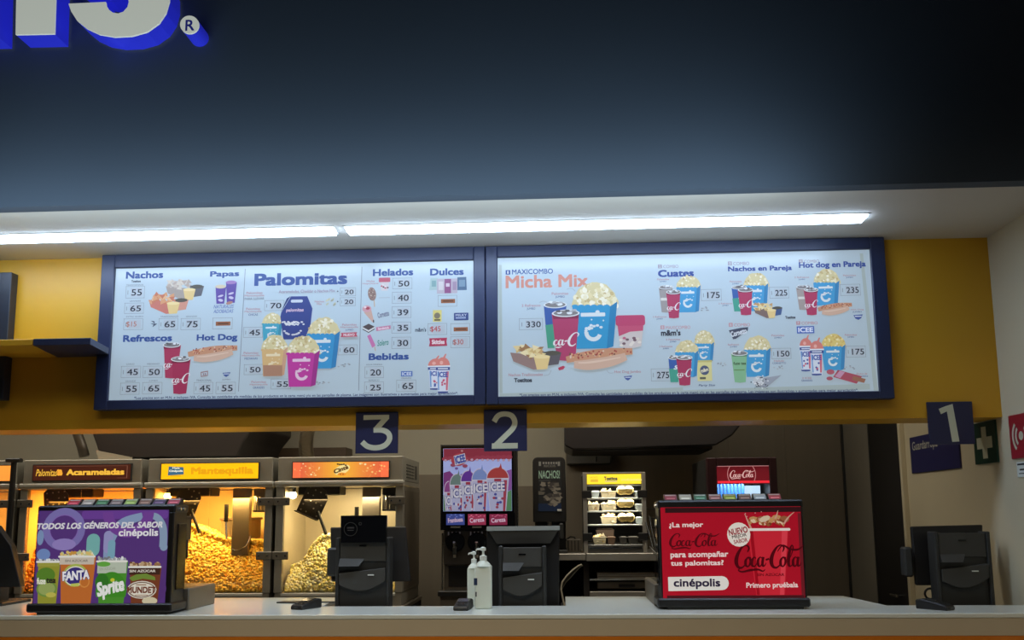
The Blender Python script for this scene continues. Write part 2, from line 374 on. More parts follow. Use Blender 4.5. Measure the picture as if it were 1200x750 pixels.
def script(p, word, x0, y0, x1, y1, col):
    full = word == 'Coca-Cola'; adv = {'C': 1.35, 'o': .78, 'c': .8, 'a': 1.05, 'l': .8, '-': .5}
    S_ = []; x = 0
    for ch in word:
        for pts, wd in SC[ch]: S_.append(([(a+x, b) for a, b in pts], wd))
        x += adv[ch]
    if full:
        S_.append(([(.75, .38), (.5, .1), (1.0, -.05), (2.0, .12), (3.0, .18), (3.6, .0), (3.9, .2)], [.1, .14, .18, .24, .22, .14, .06]))
        S_.append(([(5.6, 2.1), (6.3, 2.75), (7.2, 2.35), (8.2, 2.3), (9.0, 2.75)], [.08, .16, .22, .2, .06]))
        X0, X1, Y0, Y1 = .05, x+.1, -.12, 2.85
    else: S_.append(([(.1, .2), (.8, .1), (1.4, .25)], [.06, .2, .06])); X0, X1, Y0, Y1 = .1, x+.3, .05, 2.85
    kx, ky = (x1-x0)/(X1-X0), (y1-y0)/(Y1-Y0); k = (kx+ky)/2
    for pts, wd in S_: p.stroke([(x0+(a-X0)*kx, y1-(b-Y0)*ky) for a, b in pts], [q*k*1.1 for q in wd], col, anchor=((x0+x1)/2, (y0+y1)/2))
#BODY
# ================================================================== the setting
K = 1.0905                                                             # bulkhead, boards and right wall stand this much deeper than the counter front
def zk_(z): return 1.6+(z-1.6)*K
XR = 2.26*K; YW = 4.75*K; YB = 8.06; ZS = zk_(2.072); ZC = zk_(3.02); YF = 3.90*K; XL = -5.8
FY = 4.688*K; PY = 4.703*K                                          # menu board frame front and panel front
def sbox(name, *a, bev=0):
    m = MB(); m.box(*a, bev); return struct(m, name)
sbox('floor', XL, XR+.1, -2, YB+.1, -.1, 0, FLOOR)
sbox('wall_right', XR, XR+.12, 3.6, YB+.1, 0, 5.0, BEIGE_WALL)
sbox('wall_back', XL, XR, YB, YB+.12, 0, ZC, BACK_WALL)
sbox('wall_left', XL-.1, XL, YW, YB, 0, ZC, BEIGE_WALL)
sbox('ceiling', XL, XR, YF+.08, YB, ZC, ZC+.1, WHITE_CEIL)
sbox('wall_fascia', XL, XR, YF, YF+.08, ZC-.003, 5.0, NAVY)
sbox('wall_bulkhead', XL, XR, YW, 5.03*K, ZS, ZC, YELLOW)
# dark cladding on the lower back wall behind the machines
sbox('trim_1', -3.9, -.655, YB-.012, YB, 0, zk_(1.925), DARK_WALL)
sbox('trim_2', -.655, .049, YB-.016, YB, 0, zk_(1.825), DARK_WALL)
m = MB(); m.box(.051, 1.47, YB-.02, YB, 0, ZC, DARK_WALL); m.box(1.472, 1.963, YB-.02, YB, 0, ZC, DARK_WALL); m.box(1.965, XR-.024, YB-.02, YB, 0, ZC, DARK_WALL)
struct(m, 'trim_3')
m = MB(); m.box(XR-.024, XR, YB-.05, YB, 0, ZC, BLACK2); struct(m, 'trim_4')
GREYP = mat('grey_side_cladding', (150, 144, 130), .6, noise=.06, nscale=3)
D0, D1_, D2_ = 6.085*K, 6.12*K, 6.68*K
sbox('trim_5', XR-.008, XR, D2_+.03, YB-.05, 0, ZC, GREYP)
m = MB(); m.box(XR-.03, XR, D1_, D2_, 0, 2.40, DARK_IN, .004)
d = struct(m, 'door_1')
m = MB(); m.box(XR-.035, XR, D0, D1_, 0, 2.45, BEIGE_WALL, .003); m.box(XR-.035, XR, D2_, D2_+.025, 0, 2.45, BLACK2); m.box(XR-.035, XR, D0, D2_+.025, 2.40, 2.45, BEIGE_WALL); m.build('door_frame', d)
m = MB(); m.cyl((XR-.03, 6.8, 1.0), (XR-.075, 6.8, 1.0), .009, CHROME); m.cyl((XR-.07, 6.79, 1.0), (XR-.07, 6.92, 1.0), .01, CHROME); m.build('door_handle', d)

# ------------------------------------------------------------------ linear ceiling lights
LEDM = mat('led_diffuser', (240, 246, 255), .4, emit=LED, ecol=(200, 224, 255))
ALU = mat('white_aluminium', (214, 214, 210), .4, .3)
for x0, x1, lab in ((-3.55, -1.10*K, 'long white LED strip light above the left menu board'), (-1.055*K, 1.51*K, 'longer LED strip light ending near the right wall')):
    t = thing('linear_ceiling_light', lab, 'light', ((x0+x1)/2, 4.352*K, ZC), 'linear lights in the ceiling')
    m = MB()
    m.box(x0, x1, 4.292*K, 4.300*K, ZC-.005, ZC, ALU); m.box(x0, x1, 4.404*K, 4.412*K, ZC-.005, ZC, ALU)
    m.box(x0, x0+.012, 4.300*K, 4.404*K, ZC-.005, ZC, ALU); m.box(x1-.012, x1, 4.300*K, 4.404*K, ZC-.005, ZC, ALU); m.build('housing', t)
    m = MB(); m.box(x0+.012, x1-.012, 4.301*K, 4.403*K, ZC-.018, ZC-.002, LEDM, .003); m.build('diffuser', t)

# ------------------------------------------------------------------ channel letter sign on the fascia
t = thing('illuminated_sign', 'white channel letters with glowing blue sides on the dark fascia', 'sign', (-2.0*K, YF, zk_(3.8)))
FACE = mat('letter_face', (206, 210, 198), .4, emit=.52, ecol=(206, 212, 200))
SIDE = mat('letter_blue_return', (40, 50, 190), .35, emit=.42, ecol=(40, 46, 205))
YS0 = 3.775*K
def letter(outline, name, label=None):
    P = [at(x, y, YS0) for x, y in outline]; c = [(p.x, p.z) for p in P]
    m = MB(); n = len(c)
    f = MB(); f.prism(c, 'y', YS0-.006, YS0+.004, FACE)
    o = f.build(name, t, label)
    m.add([(x, y, z) for y in (YS0+.004, YF-.012) for x, z in c], [(i, (i+1) % n, n+(i+1) % n, n+i) for i in range(n)], SIDE)
    m.build('letter_side', o)
bar = [(21.5, -95), (69, -97), (64.5, 40.2), (19, 41.2)]
letter(bar, 'letter')
letter([(-42, -190), (2, -191), (-3, 42.5), (-49, 43.5)], 'letter')
low = [(81, 5), (84, 14), (91, 25), (102, 34), (117, 41), (135, 44), (155, 43), (173, 38), (187, 28), (195, 16), (199, 2), (199, -14), (194, -26), (184, -34), (168, -40), (150, -43)]
inn = [(128, -46), (118, -52), (116, -60)]
inn2 = [(139.5*2-x, -44-y) for x, y in ((124.5, 3), (125, 7), (128, 12), (133, 15.5), (139, 16.5), (145, 14.5), (150, 9), (151.5, 3))]
q = [(124.5, 3), (125, 7), (128, 12), (133, 15.5), (139, 16.5), (145, 14.5), (150, 9), (151.5, 3), (150, -4), (145, -9)]
full = low + [(x, y) for x, y in [(2*139.5-x, -44-y) for x, y in q[::-1]]]
rot = [(2*139.5-x, -44-y) for x, y in low]
full = low + [(2*139.5-x, -44-y) for x, y in q][::-1] + rot + q[::-1]
letter(full, 'letter')
letter([(44+25*math.cos(a*math.pi/10), -135+25*math.sin(a*math.pi/10)) for a in range(20)], 'letter_dot')
letter([(222.5+11*math.cos(a*math.pi/12), 29.5+10.5*math.sin(a*math.pi/12)) for a in range(24)], 'registered_mark')
p = plane_print(YS0-.006, .3); p.text('R', 217.3, 23.2, 228, 36, (40, 50, 150), .02); p.build('mark_print', t)
for px, py, pw in ((18, 46, .10), (70, 30, .10), (140, 54, .22), (196, 30, .12), (90, 30, .08)):      # blue halo lamps behind the letters
    l = bpy.data.lights.new('halo_lamp', 'POINT'); l.energy = pw*.8; l.color = (.10, .14, 1.0); l.shadow_soft_size = .12
    o = bpy.data.objects.new('halo_lamp', l); COL.objects.link(o); o.location = at(px, py, 3.86*K)

# ------------------------------------------------------------------ menu boards
PANEL = (184, 202, 214)
BACKLIT = mat('backlit_panel', PANEL, .22, emit=.54, ecol=PANEL, spec=.35)
BACKLIT.node_tree.nodes['Principled BSDF'].inputs['Base Color'].default_value = tuple(v*.42 for v in lin(PANEL)[:3])+(1,)
def board(x0, x1, z0, z1, a0, a1, b0, b1, label):
    x0, x1, a0, a1 = x0*K, x1*K, a0*K, a1*K; z0, b0, b1 = zk_(z0), zk_(b0), zk_(b1); z1 = ZC-.002
    t = thing('menu_board', label, 'menu board', ((x0+x1)/2, YW, z0), 'backlit menu boards')
    m = MB()
    for bx in ((x0, a0, z0, z1), (a1, x1, z0, z1), (a0, a1, z0, b0), (a0, a1, b1, z1)): m.box(bx[0], bx[1], FY, YW, bx[2], bx[3], BLUE_FRAME, .004)
    m.box(a0-.01, a1+.01, YW-.012, YW, b0-.01, b1+.01, BLUE_FRAME); m.build('frame', t)
    m = MB(); m.box(a0+.001, a1-.001, PY, YW-.012, b0+.001, b1-.001, BACKLIT); m.build('light_panel', t)
    return t
def card(t, x0, y0, x1, y1, num, col=(34, 40, 52), tx=None, cut=False):
    """price window with its sliding card"""
    p = plane_print(PY, haze=(PANEL, .08)); p.reset(.0004); p.frame(x0, y0, x1, y1, .42, (136, 142, 154)); w, h = x1-x0, y1-y0
    a, b = tx or (x0+w*.30, x0+w*.86)
    if num == 'bar':
        p.rect(x0+w*.16, y0+h*.34, x1-w*.1, y1-h*.30, (150, 92, 62)); p.rect(x0+w*.27, y0+h*.46, x1-w*.2, y0+h*.58, (96, 62, 48))
    else:
        p.rect(x0+w*.26, y0+h*.13, x1-w*.10, y1-h*.13, (178, 188, 200)); p.rect(x0+w*.10, y0+h*.35, x0+w*.13, y1-h*.3, (130, 136, 146))
        p.text(num, a, y0+h*.25, b, y1-h*.22, col, .012)
    p.build('price_card', t)
NAVT = (38, 66, 140)
def small(p, lines, x0, y0, x1, y1, cols):
    n = len(lines); h = (y1-y0)/n
    for i, l in enumerate(lines):
        w = (x1-x0)*min(1, len(l)/max(len(q) for q in lines)); cx = (x0+x1)/2
        p.text(l, cx-w/2, y0+i*h+h*.12, cx+w/2, y0+(i+1)*h-h*.12, cols[i % len(cols)], .012)
GREYT = (112, 118, 136); REDT = (176, 124, 136); BLT = (74, 88, 140)

B1 = board(-2.476, -.382, 2.168, ZC-.003, -2.402, -.443, 2.219, 2.945, 'left backlit menu board, headed Palomitas in its middle, blue frame')
p = plane_print(PY, haze=(PANEL, .14))
for xa, ya, xb, yb in ((285, 314.5, 282, 458), (423, 312, 421.5, 457)): p.stroke([(xa, ya), (xb, yb)], .7, (120, 126, 140), n=1)
T = (('Nachos', 147.7, 318, 191.3, 326.3), ('Refrescos', 144.3, 392.2, 201.7, 400.4), ('Palomitas', 298, 319.6, 406.8, 334.2), ('Helados', 437, 315, 484.2, 323.2), ('Dulces', 504, 314.4, 543.4, 322.6), ('Bebidas', 432, 413.8, 479, 421.8))
for s, a, b, c, d in T: p.text(s, a, b, c, d, NAVT, .045)
p.text('Papas', 246.2, 317.6, 280.4, 325.8, NAVT, .045); p.text('Hot Dog', 230.5, 391.6, 278.2, 401, NAVT, .045)
p.text('Tostitos', 154, 328.2, 165, 331, (50, 60, 80), .05)
for s, a, b, c, d in (('TRADICIONALES', 148, 333.2, 168, 334.8), ('GRANDES', 152, 352, 165, 353.6), ('EXTRA QUESO', 148, 370.3, 168, 372), ('TRADICIONALES', 188, 370, 209, 371.8), ('GRANDES', 218, 370, 231, 371.6), ('CHICO', 148, 425.8, 157.5, 427.6), ('MEDIANO', 172.5, 425.6, 187, 427.4), ('GRANDE', 147, 445.8, 159, 447.6), ('JUMBO', 174.6, 445.4, 185, 447.2), ('TRADICIONAL', 230, 444.6, 248.2, 446.8), ('JUMBO', 260.6, 444, 270.4, 446), ('AGUA MINERAL', 429, 426.4, 448.4, 428), ('REFRESCO', 432, 444.8, 444.5, 446.6), ('GRANDE', 470.4, 442.4, 482, 444)):
    p.text(s, a, b, c, d, GREYT, .012)
p.text('NATURALES', 250.4, 357.2, 274, 361.4, (84, 104, 170), .012, .25); p.text('ADOBADAS', 250.2, 362.6, 273.6, 366.8, (84, 104, 170), .012, .25)
p_nacho(p, 194, 239, 326, 352, [(196, 182, 168), (176, 160, 148), (208, 198, 184)], (160, 148, 140), (86, 84, 92))
p_nacho(p, 174, 221, 342, 368, [(214, 150, 104), (196, 112, 84), (224, 176, 130)], (196, 110, 96), (206, 140, 120))
p.poly([(176, 379), (184.5, 379.5), (179, 383.5), (180, 380.5)], (70, 78, 100)); p.poly([(177, 376), (181, 376.5), (182, 379.5)], (70, 78, 100))
for a, b, c, d in ((252.4, 265, 336, 356), (264.6, 277.4, 331, 355)):
    p.poly([(a, c), (b, c), (b-1.8, d), (a+1.8, d)], (84, 62, 150)); p.ell((a+b)/2, c, (b-a)/2, 2.2, (206, 190, 160) if a < 260 else (150, 110, 176)); p.ell((a+b)/2, (c+d)/2+1, 3.4, 1.2, (196, 186, 214), rot=-15); p.ell((a+b)/2, (c+d)/2+6, 3, 1.6, (196, 186, 214), rot=15)
p.ell(269, 355, 4, 1.8, (170, 120, 110), rot=-15)
p_cup(p, 191, 211.8, 401.5, 443.5, (166, 44, 78), 'coke'); p_cup(p, 200.5, 223.2, 418, 462, (158, 36, 72), 'coke')
p_hotdog(p, 219, 280, 404.5, 423.5)
p.poly([(235.5, 436), (244, 434.6), (244, 440.6), (236, 442)], (150, 110, 110)); p.poly([(236.5, 437), (243, 436), (243, 439.8), (237, 440.8)], PANEL); p.text('25', 237.6, 437.4, 242, 440, (120, 70, 80), .03)
p.poly([(261, 437), (270.5, 436.4), (268.5, 440), (265.5, 442), (263, 440.4)], (60, 82, 150)); p.rect(262.4, 437.8, 269, 438.8, (200, 210, 226))
p.text('*Los precios son en M.N. e incluyen IVA. Consulta las cantidades y/o medidas de los productos en la carta menú y/o en las pantallas de plasma. Las imágenes son ilustrativas y aumentadas para mejor apreciación*.', 156, 462, 535, 466.2, (44, 54, 96), .02)
small(p, ['Palomitas', 'Mantequilla', 'PARA LLEVAR'], 287, 341.6, 310, 352, [REDT, REDT, GREYT]); small(p, ['Palomitas', 'Mantequilla', 'CHICAS'], 287, 360.4, 307, 370.6, [REDT, REDT, BLT])
small(p, ['Palomitas', 'Mantequilla', 'MEDIANAS'], 284, 412, 305, 422, [REDT, REDT, BLT]); small(p, ['Palomitas', 'Mantequilla', 'GRANDES'], 293, 446, 314, 456, [REDT, REDT, BLT])
small(p, ['Palomitas', 'Mantequilla', 'JUMBO'], 399.4, 379, 420, 388.6, [REDT, REDT, BLT])
p.text('Acarameladas, Cheddar o Nachos Mix', 327, 339.6, 392.6, 343.8, (150, 130, 156), .012); small(p, ['Nachos', 'Mix'], 369, 352, 380, 358, [REDT])
for y in (341.6, 353.6): p.ell(396, y, .9, .9, (90, 96, 110), n=8)
for k in range(8): p.ell(383.5+random.random()*9, 349+random.random()*8.5, 2.2, 1.1, random.choice([(186, 186, 160), (206, 200, 170), (160, 160, 140)]), rot=-50+random.random()*30, n=7)
# the five popcorn boxes
p.reset(.0005)
p_bucket(p, 307.2, 331, 379.5, 402, (60, 156, 186), (50, 130, 160), 14, 30)
p.poly([(340.4, 347.2), (359.6, 347.4), (366, 362), (363.2, 392), (358.5, 397.5), (333, 397.5), (328.6, 371), (329.5, 366)], (44, 56, 126)); p.poly([(336, 350), (340.4, 347.2), (329.5, 366)], (34, 44, 104))
p.rrect(341, 351.2, 355, 354.6, 1.6, (196, 206, 222)); p.text('palomitas', 335.4, 361.4, 356, 366.4, (206, 176, 200), .04, .1)
for k in range(34):
    p.ell(344+random.gauss(0, 7), 381-random.random()*4, 1.4, 1.0, (214, 216, 222), n=6)
for k in range(20):
    a = random.uniform(.2, 2.9); p.ell(343+10*math.cos(a), 388+8*math.sin(a)*.8-2, 1.6, 1.1, (206, 206, 214), n=6)
p_bucket(p, 360.4, 398.4, 392, 432, (48, 140, 200), (40, 116, 176), 21, 60)
p_bucket(p, 306.8, 337.4, 410, 441, (212, 172, 112), (200, 150, 120), 19, 60, (232, 214, 176)); p.poly([(308.6, 428), (331, 428.4), (331.4, 441), (309.4, 441)], (214, 154, 120), e=.3)
p_bucket(p, 336.4, 375, 414.5, 453.4, (184, 46, 146), (150, 36, 124), 22, 70, (226, 190, 214))
p.poly([(400, 390.4), (419, 389.8), (418, 392.3), (419.4, 395), (399.6, 395.4), (400.8, 392.8)], (186, 70, 90)); p.text('NUEVO', 403, 391.2, 416, 394.2, (226, 216, 224), .04)
for k in range(16): p.ell(*random.choice([(395+random.random()*16, 426+random.random()*4), (369+random.random()*17, 447+random.random()*5)]), 1.4, .8, random.choice([(158, 164, 172), (132, 138, 148)]), n=6)
# ice creams, sweets and iced drinks
p.reset()
small(p, ['Micha', 'Napolitana'], 425, 328, 443.6, 334, [REDT])
p.poly([(445.4, 330), (456, 330), (454.6, 340.6), (447, 340.6)], (206, 196, 200)); p.rrect(444, 325.4, 457.4, 330.6, 1, (184, 76, 98))
for k in range(7): p.ell(447+random.random()*8, 333+random.random()*7, 1.3, 1, random.choice([(190, 80, 100), (90, 50, 60), (220, 210, 214)]), n=6)
p.stroke([(438.4, 352), (439, 359.6)], 1.2, (196, 170, 140), n=1); p.ell(436, 344.6, 4.8, 8, (140, 112, 104), rot=-10)
for k in range(14): p.ell(436+random.uniform(-3.4, 3.4), 344.6+random.uniform(-6, 6), .8, .6, random.choice([(196, 180, 160), (100, 76, 70)]), n=5)
p.rect(444, 348.6, 457, 349.2, (160, 166, 178))
p.poly([(426.4, 366), (435, 363), (438.6, 377.6), (437, 378)], (200, 160, 146)); p.poly([(437, 374.6), (438.4, 375), (438.6, 378), (437.2, 378.2)], (60, 50, 54)); p.ell(430, 362, 5.4, 4, (206, 150, 160)); p.ell(431, 361.4, 2.4, 1.6, (170, 60, 80)); p.ell(428, 360, 1.6, 1.2, (230, 210, 214))
p.text('Cornetto', 442.4, 365, 456, 371.6, (120, 126, 150), .05, .1, -12)
p.poly([(424.6, 383), (432, 379.4), (439.2, 383), (432, 387)], (74, 62, 64)); p.poly([(424.6, 383), (432, 387), (439.2, 383), (439, 385), (432, 389), (425, 385)], (214, 214, 216)); p.stroke([(425, 385.6), (432, 389.6), (439, 385.6)], 1, (56, 46, 50), n=1)
p.poly([(440.6, 383.4), (457.8, 381.4), (458, 385.6), (441, 388)], (196, 124, 156)); p.text('Sandwich', 443, 383.2, 455.6, 386, (236, 220, 230), .03, 0, -6)
p.stroke([(439, 406.4), (440.2, 411.4)], 1.1, (196, 170, 140), n=1); p.poly([(430.2, 393.6), (434, 391.8), (440.2, 405), (436.4, 407.8)], (196, 108, 166))
p.text('Solero', 442, 398, 455.4, 405, (70, 140, 130), .02, .3, -6)
p.poly([(504.6, 326), (513, 326), (513.4, 340), (503, 340)], (160, 188, 190)); p.rect(506, 329, 511, 336, (120, 160, 164)); p.poly([(536, 325), (546.4, 324.6), (547, 340), (536, 340)], (70, 96, 130)); p.rect(538, 328, 545, 336, (110, 140, 166))
p.rect(512, 326.6, 536, 344, (180, 170, 186)); p.rect(521, 327, 528.6, 343.6, (136, 70, 120)); p.rect(514, 330, 519.6, 340, (206, 200, 206)); p.rect(530.4, 330, 535, 340, (156, 130, 160)); p.rect(522.6, 332, 527, 336, (210, 190, 206))
p.rect(507.4, 363.4, 517.6, 377, (214, 200, 110)); p.ell(512.4, 370, 3.6, 3.6, (120, 110, 90)); p.rect(509, 374, 516, 376, (90, 80, 60)); p.rrect(532, 366.6, 549, 375.4, .8, (44, 58, 120)); p.text('MILKY', 534, 368, 547, 370.6, (196, 206, 226), .02); p.rect(534, 371.6, 546, 373.4, (150, 164, 200))
p.text("m&m's", 486.6, 384, 499.4, 388.8, (50, 58, 80), .03); p.poly([(503, 396.4), (524, 396), (523.2, 400.6), (524.2, 405.4), (502.8, 405.8), (503.8, 401)], (178, 44, 76)); p.text('Skittles', 506, 398, 521, 403.4, (232, 216, 222), .05)
p.rect(470, 435, 483.4, 441.2, (62, 96, 178)); p.text('ICEE', 471.2, 436, 482.2, 440.2, (214, 226, 240), .03)
p_icee(p, 501, 520, 417, 457); p_icee(p, 510.4, 527.8, 415, 461)
p.build('printed_menu', B1)
for a in (((147.5, 335.5, 169.5, 349.5), '55'), ((146, 355, 168.5, 367.6), '65'), ((186.2, 373, 208.6, 386.6), '65'), ((212, 373, 235, 386.6), '75'), ((142, 429, 165, 442.6), '45'), ((167.5, 429, 190.6, 442.6), '50'), ((141, 448.6, 163.6, 462.4), '55'), ((167, 448, 190, 461.8), '65'), ((227.2, 448, 249.6, 461.8), '45'), ((253, 447.8, 276, 461.6), '55'),
          ((310, 352, 333, 364.2), '70'), ((285.4, 383.4, 308, 395.6), '45'), ((286, 427, 308.6, 439.2), '50'), ((317.4, 444, 341, 456), '55'), ((398.6, 337, 417, 347), '20'), ((398.4, 348.6, 416.6, 358.6), '20'), ((396, 404, 418.6, 416), '60'),
          ((460, 325.8, 483, 338.6), '50'), ((459.6, 342.2, 482.2, 355.6), '40'), ((459.2, 359.2, 481.8, 372.6), '39'), ((459, 377.4, 481.6, 390.6), '35'), ((459, 395, 481.6, 408.6), '30'), ((427.4, 429.6, 449.6, 443), '20'), ((427, 447.4, 449.6, 460.6), '25'), ((464.6, 445.2, 487.6, 459), '65')):
    card(B1, *a[0], a[1])
for a in (((145, 373.4, 167.6, 386.6), '$15', (176, 110, 96)), ((501.4, 379, 523.8, 392.4), '$45', (186, 70, 74)), ((528, 394.4, 550.6, 407.6), '$30', (176, 90, 84))):
    x0, y0, x1, y1 = a[0]; card(B1, x0, y0, x1, y1, a[1], a[2], (x0+3, x0+15))
for a in ((249.2, 372.4, 272.4, 385.6), (513.2, 346, 535.6, 359.2), (528, 379, 550.6, 392.2)): card(B1, *a, 'bar')

B2 = board(-.378, 1.708, 2.168, ZC-.003, -.316, 1.634, 2.208, 2.956, 'right backlit menu board, headed in salmon lettering at its upper left')
p = plane_print(PY, haze=(PANEL, .14))
for q in ([(585, 459.6), (800, 455.6), (800, 462.4), (585, 466.4)], [(800, 455.6), (1019, 451.4), (1019, 458), (800, 462.4)], [(585, 309.6), (588.4, 309.6), (588.4, 460), (585, 460)], [(1012.6, 296), (1016.4, 296), (1023.6, 457), (1018.6, 457)]): p.poly(q, (166, 180, 180))
p.rect(592.6, 316.6, 598, 321.8, NAVT); p.text('1', 594.4, 317.6, 596, 320.8, (214, 222, 234), .02); p.text('MAXICOMBO', 600, 315.2, 648, 321.2, NAVT, .018); p.text('Micha Mix', 592.4, 322, 689, 337, (206, 130, 112), .03)
small(p, ['Palomitas', 'JUMBO'], 646.6, 342, 666, 350, [REDT, BLT]); small(p, ['2 Refrescos', 'JUMBO'], 611.4, 356, 633.4, 364, [REDT, BLT])
p.stroke([(664, 339), (670, 338), (674, 341.5)], .5, (150, 156, 168)); p.stroke([(632, 354.5), (637, 353), (642, 355)], .5, (150, 156, 168))
p.text('Nachos Tradicionales', 596, 437.4, 636, 440.8, REDT, .01); p.text('Tostitos', 602.4, 443, 623.4, 448, (40, 46, 60), .06); p.text('Hot Dog Jumbo', 720, 434, 751, 438, REDT, .01); p.stroke([(637, 440), (643, 439), (646, 434)], .5, (150, 156, 168)); p.stroke([(711, 434), (714, 437), (719, 437)], .5, (150, 156, 168))
p.poly([(731, 441), (741, 440.2), (738.6, 444), (735.8, 446), (733, 444.4)], (54, 76, 150)); p.rect(732.6, 441.8, 739, 442.8, (206, 214, 230)); p.poly([(654, 431), (660, 428.6), (662.4, 430), (660, 433), (655, 434)], (180, 50, 76))
p.text('*Los precios son en M.N. e incluyen IVA. Consulta las cantidades y/o medidas de los productos en la carta menú y/o en las pantallas de plasma. Las imágenes son ilustrativas y aumentadas para mejor apreciación*.', 607, 458.2, 1004, 462.4, (44, 54, 96), .02)
p.reset(.0003); p.ell(694, 410, 42, 3, (176, 186, 198))
p_bucket(p, 671, 724, 358.6, 408.6, (44, 142, 196), (36, 118, 172), 29, 130)
p_cup(p, 637, 664.4, 354, 408, (48, 80, 156), 'sprite', (60, 146, 116)); p_cup(p, 646.6, 679.4, 363.6, 423, (170, 52, 92), 'coke')
p.poly([(723.6, 380), (754.4, 380), (751, 406), (738, 409), (726.6, 406)], (204, 192, 190)); p.rrect(721.4, 369.6, 755.8, 382, 3, (182, 56, 96)); p.poly([(723.8, 382), (754, 382), (753.4, 388), (738, 389), (725, 394)], (190, 70, 104))
for k in range(12): p.ell(727+random.random()*23, 396+random.random()*10, 2.2, 1.6, random.choice([(226, 216, 206), (110, 80, 90), (190, 90, 120), (214, 204, 190)]), n=7)
p_nacho(p, 598, 658, 402, 433.4, CHIP, (140, 112, 106), (84, 78, 84)); p_hotdog(p, 661, 743.6, 407.6, 432.4)
p.reset()
for n, wd, x0, y0, x1, y1 in (('2', 'COMBO', 771, 310, 795, 314.2), ('3', 'COMBO', 853, 306.4, 878, 310.8), ('4', 'COMBO', 936, 304, 960, 308), ('5', 'MAXICOMBO', 774, 381.4, 809, 385.6), ('6', 'COMBO', 854, 378.4, 879, 382.6), ('7', 'COMBO', 933, 376.4, 958, 380.4)):
    cc = (150, 140, 156) if n in '234' else (190, 140, 150)
    p.rect(x0, y0, x0+4.6, y1+.3, cc); p.text(n, x0+1.4, y0+.7, x0+3.2, y1-.4, PANEL, .02); p.text(wd, x0+6.2, y0+.4, x1, y1, cc, .012)
p.text('Cuates', 771, 316, 813, 324.4, (36, 58, 140), .05); p.text('Nachos en Pareja', 853, 311.6, 928, 319, (36, 58, 140), .045); p.text('Hot dog en Pareja', 936, 306.6, 1014.6, 315.2, (36, 58, 140), .045)
for l, x0, y0, x1, y1 in ((['Palomitas', 'JUMBO'], 770, 326, 784, 331.4), (['2 Refrescos', 'JUMBO'], 765, 370, 781, 375.2), (['Palomitas', 'JUMBO'], 855, 328.6, 869, 334), (['2 Refrescos', 'JUMBO'], 842, 354.4, 858, 359.4), (['2 Refrescos', 'JUMBO'], 931, 323.6, 948, 329), (['Palomitas', 'JUMBO'], 988, 321.4, 1003, 326.6), (['2 Palomitas', 'JUMBO'], 780.4, 396.4, 797, 402), (['2 Refrescos', 'JUMBO'], 772.6, 404.6, 788, 410), (['Refresco', 'JUMBO'], 853, 402.4, 866, 408), (['Palomitas', 'JUMBO'], 904, 391.6, 919, 397.4), (['Helado', 'CORNETTO'], 905, 421.4, 921, 427), (['2 ICEE', 'GRANDES'], 939, 441.6, 952, 447.4), (['Palomitas', 'JUMBO'], 990, 391, 1004, 396.6), (['Hot Dog', 'JUMBO'], 997, 361.6, 1012, 367), (['Dulce de', 'chocolate'], 1003, 436.6, 1017, 442)):
    small(p, l, x0, y0, x1, y1, [REDT, BLT])
CB = ((60, 148, 204), (50, 124, 180)); CK = (170, 48, 84)
p.reset(); p_bucket(p, 793, 821.6, 337, 366, *CB, 15.5, 46); p_cup(p, 772, 789, 334.4, 366.4, (150, 142, 142), 'band'); p_cup(p, 780.6, 798, 340, 373.2, CK, 'coke')
p.reset(); p_bucket(p, 872, 901, 335, 364.6, *CB, 17, 46); p_cup(p, 857, 875, 334.6, 365, (48, 84, 160), 'sprite', (60, 150, 130)); p_cup(p, 864.6, 882.6, 337.6, 369.6, CK, 'coke'); p_nacho(p, 883, 917, 353.6, 373, CHIP, (120, 96, 90), (60, 80, 130))
p.reset(); p_bucket(p, 953.6, 984.4, 331.6, 358, *CB, 17.5, 46); p_cup(p, 933, 950, 334.4, 363.4, (158, 146, 142), 'band'); p_cup(p, 942, 959, 337.4, 369.6, CK, 'coke'); p_hotdog(p, 957, 999.6, 354.6, 369)
p.reset(); p_bucket(p, 813.6, 837.4, 403, 424, *CB, 17, 40); p_bucket(p, 791.4, 819, 413.4, 442, *CB, 16, 44); p_cup(p, 783, 797, 417, 448, (48, 84, 160), 'sprite', (60, 150, 130)); p_cup(p, 792.4, 811.4, 416.6, 452, (164, 44, 80), 'coke')
p.reset(); p_bucket(p, 871.8, 904, 410.6, 441.6, *CB, 18.5, 46); p_cup(p, 857, 876.4, 411.6, 448.6, (124, 178, 136), 'fuze')
p.reset(); p_bucket(p, 963, 991.6, 406.4, 434, *CB, 16.5, 46, cols=[(234, 216, 150), (220, 196, 110), (240, 228, 180), (206, 170, 90)]); p_icee(p, 936.6, 952, 393, 435.4); p_icee(p, 948.6, 965.4, 396, 440.2)
p.poly([(1000, 369.4), (1011, 368.6), (1009, 373), (1005.6, 375), (1002, 373.4)], (54, 76, 150)); p.rect(1001.6, 370.2, 1009.4, 371.4, (206, 214, 230))
p.text('Tostitos', 920, 370.4, 932, 373.6, (50, 56, 74), .06)
p.text("m&m's", 774.4, 386.4, 797.4, 393.6, (44, 46, 60), .045)
p.poly([(854, 387), (868, 384.4), (877, 383.6), (876.4, 387.6), (862, 397), (858.6, 397.6), (857, 393)], (60, 64, 84)); p.text('Cornetto', 856, 386.4, 875, 393, (210, 216, 226), .05, .1, -14)
p.rect(933.6, 382.4, 954, 390.8, (66, 96, 184)); p.text('ICEE', 935.2, 383.8, 952.6, 389.4, (226, 232, 242), .04)
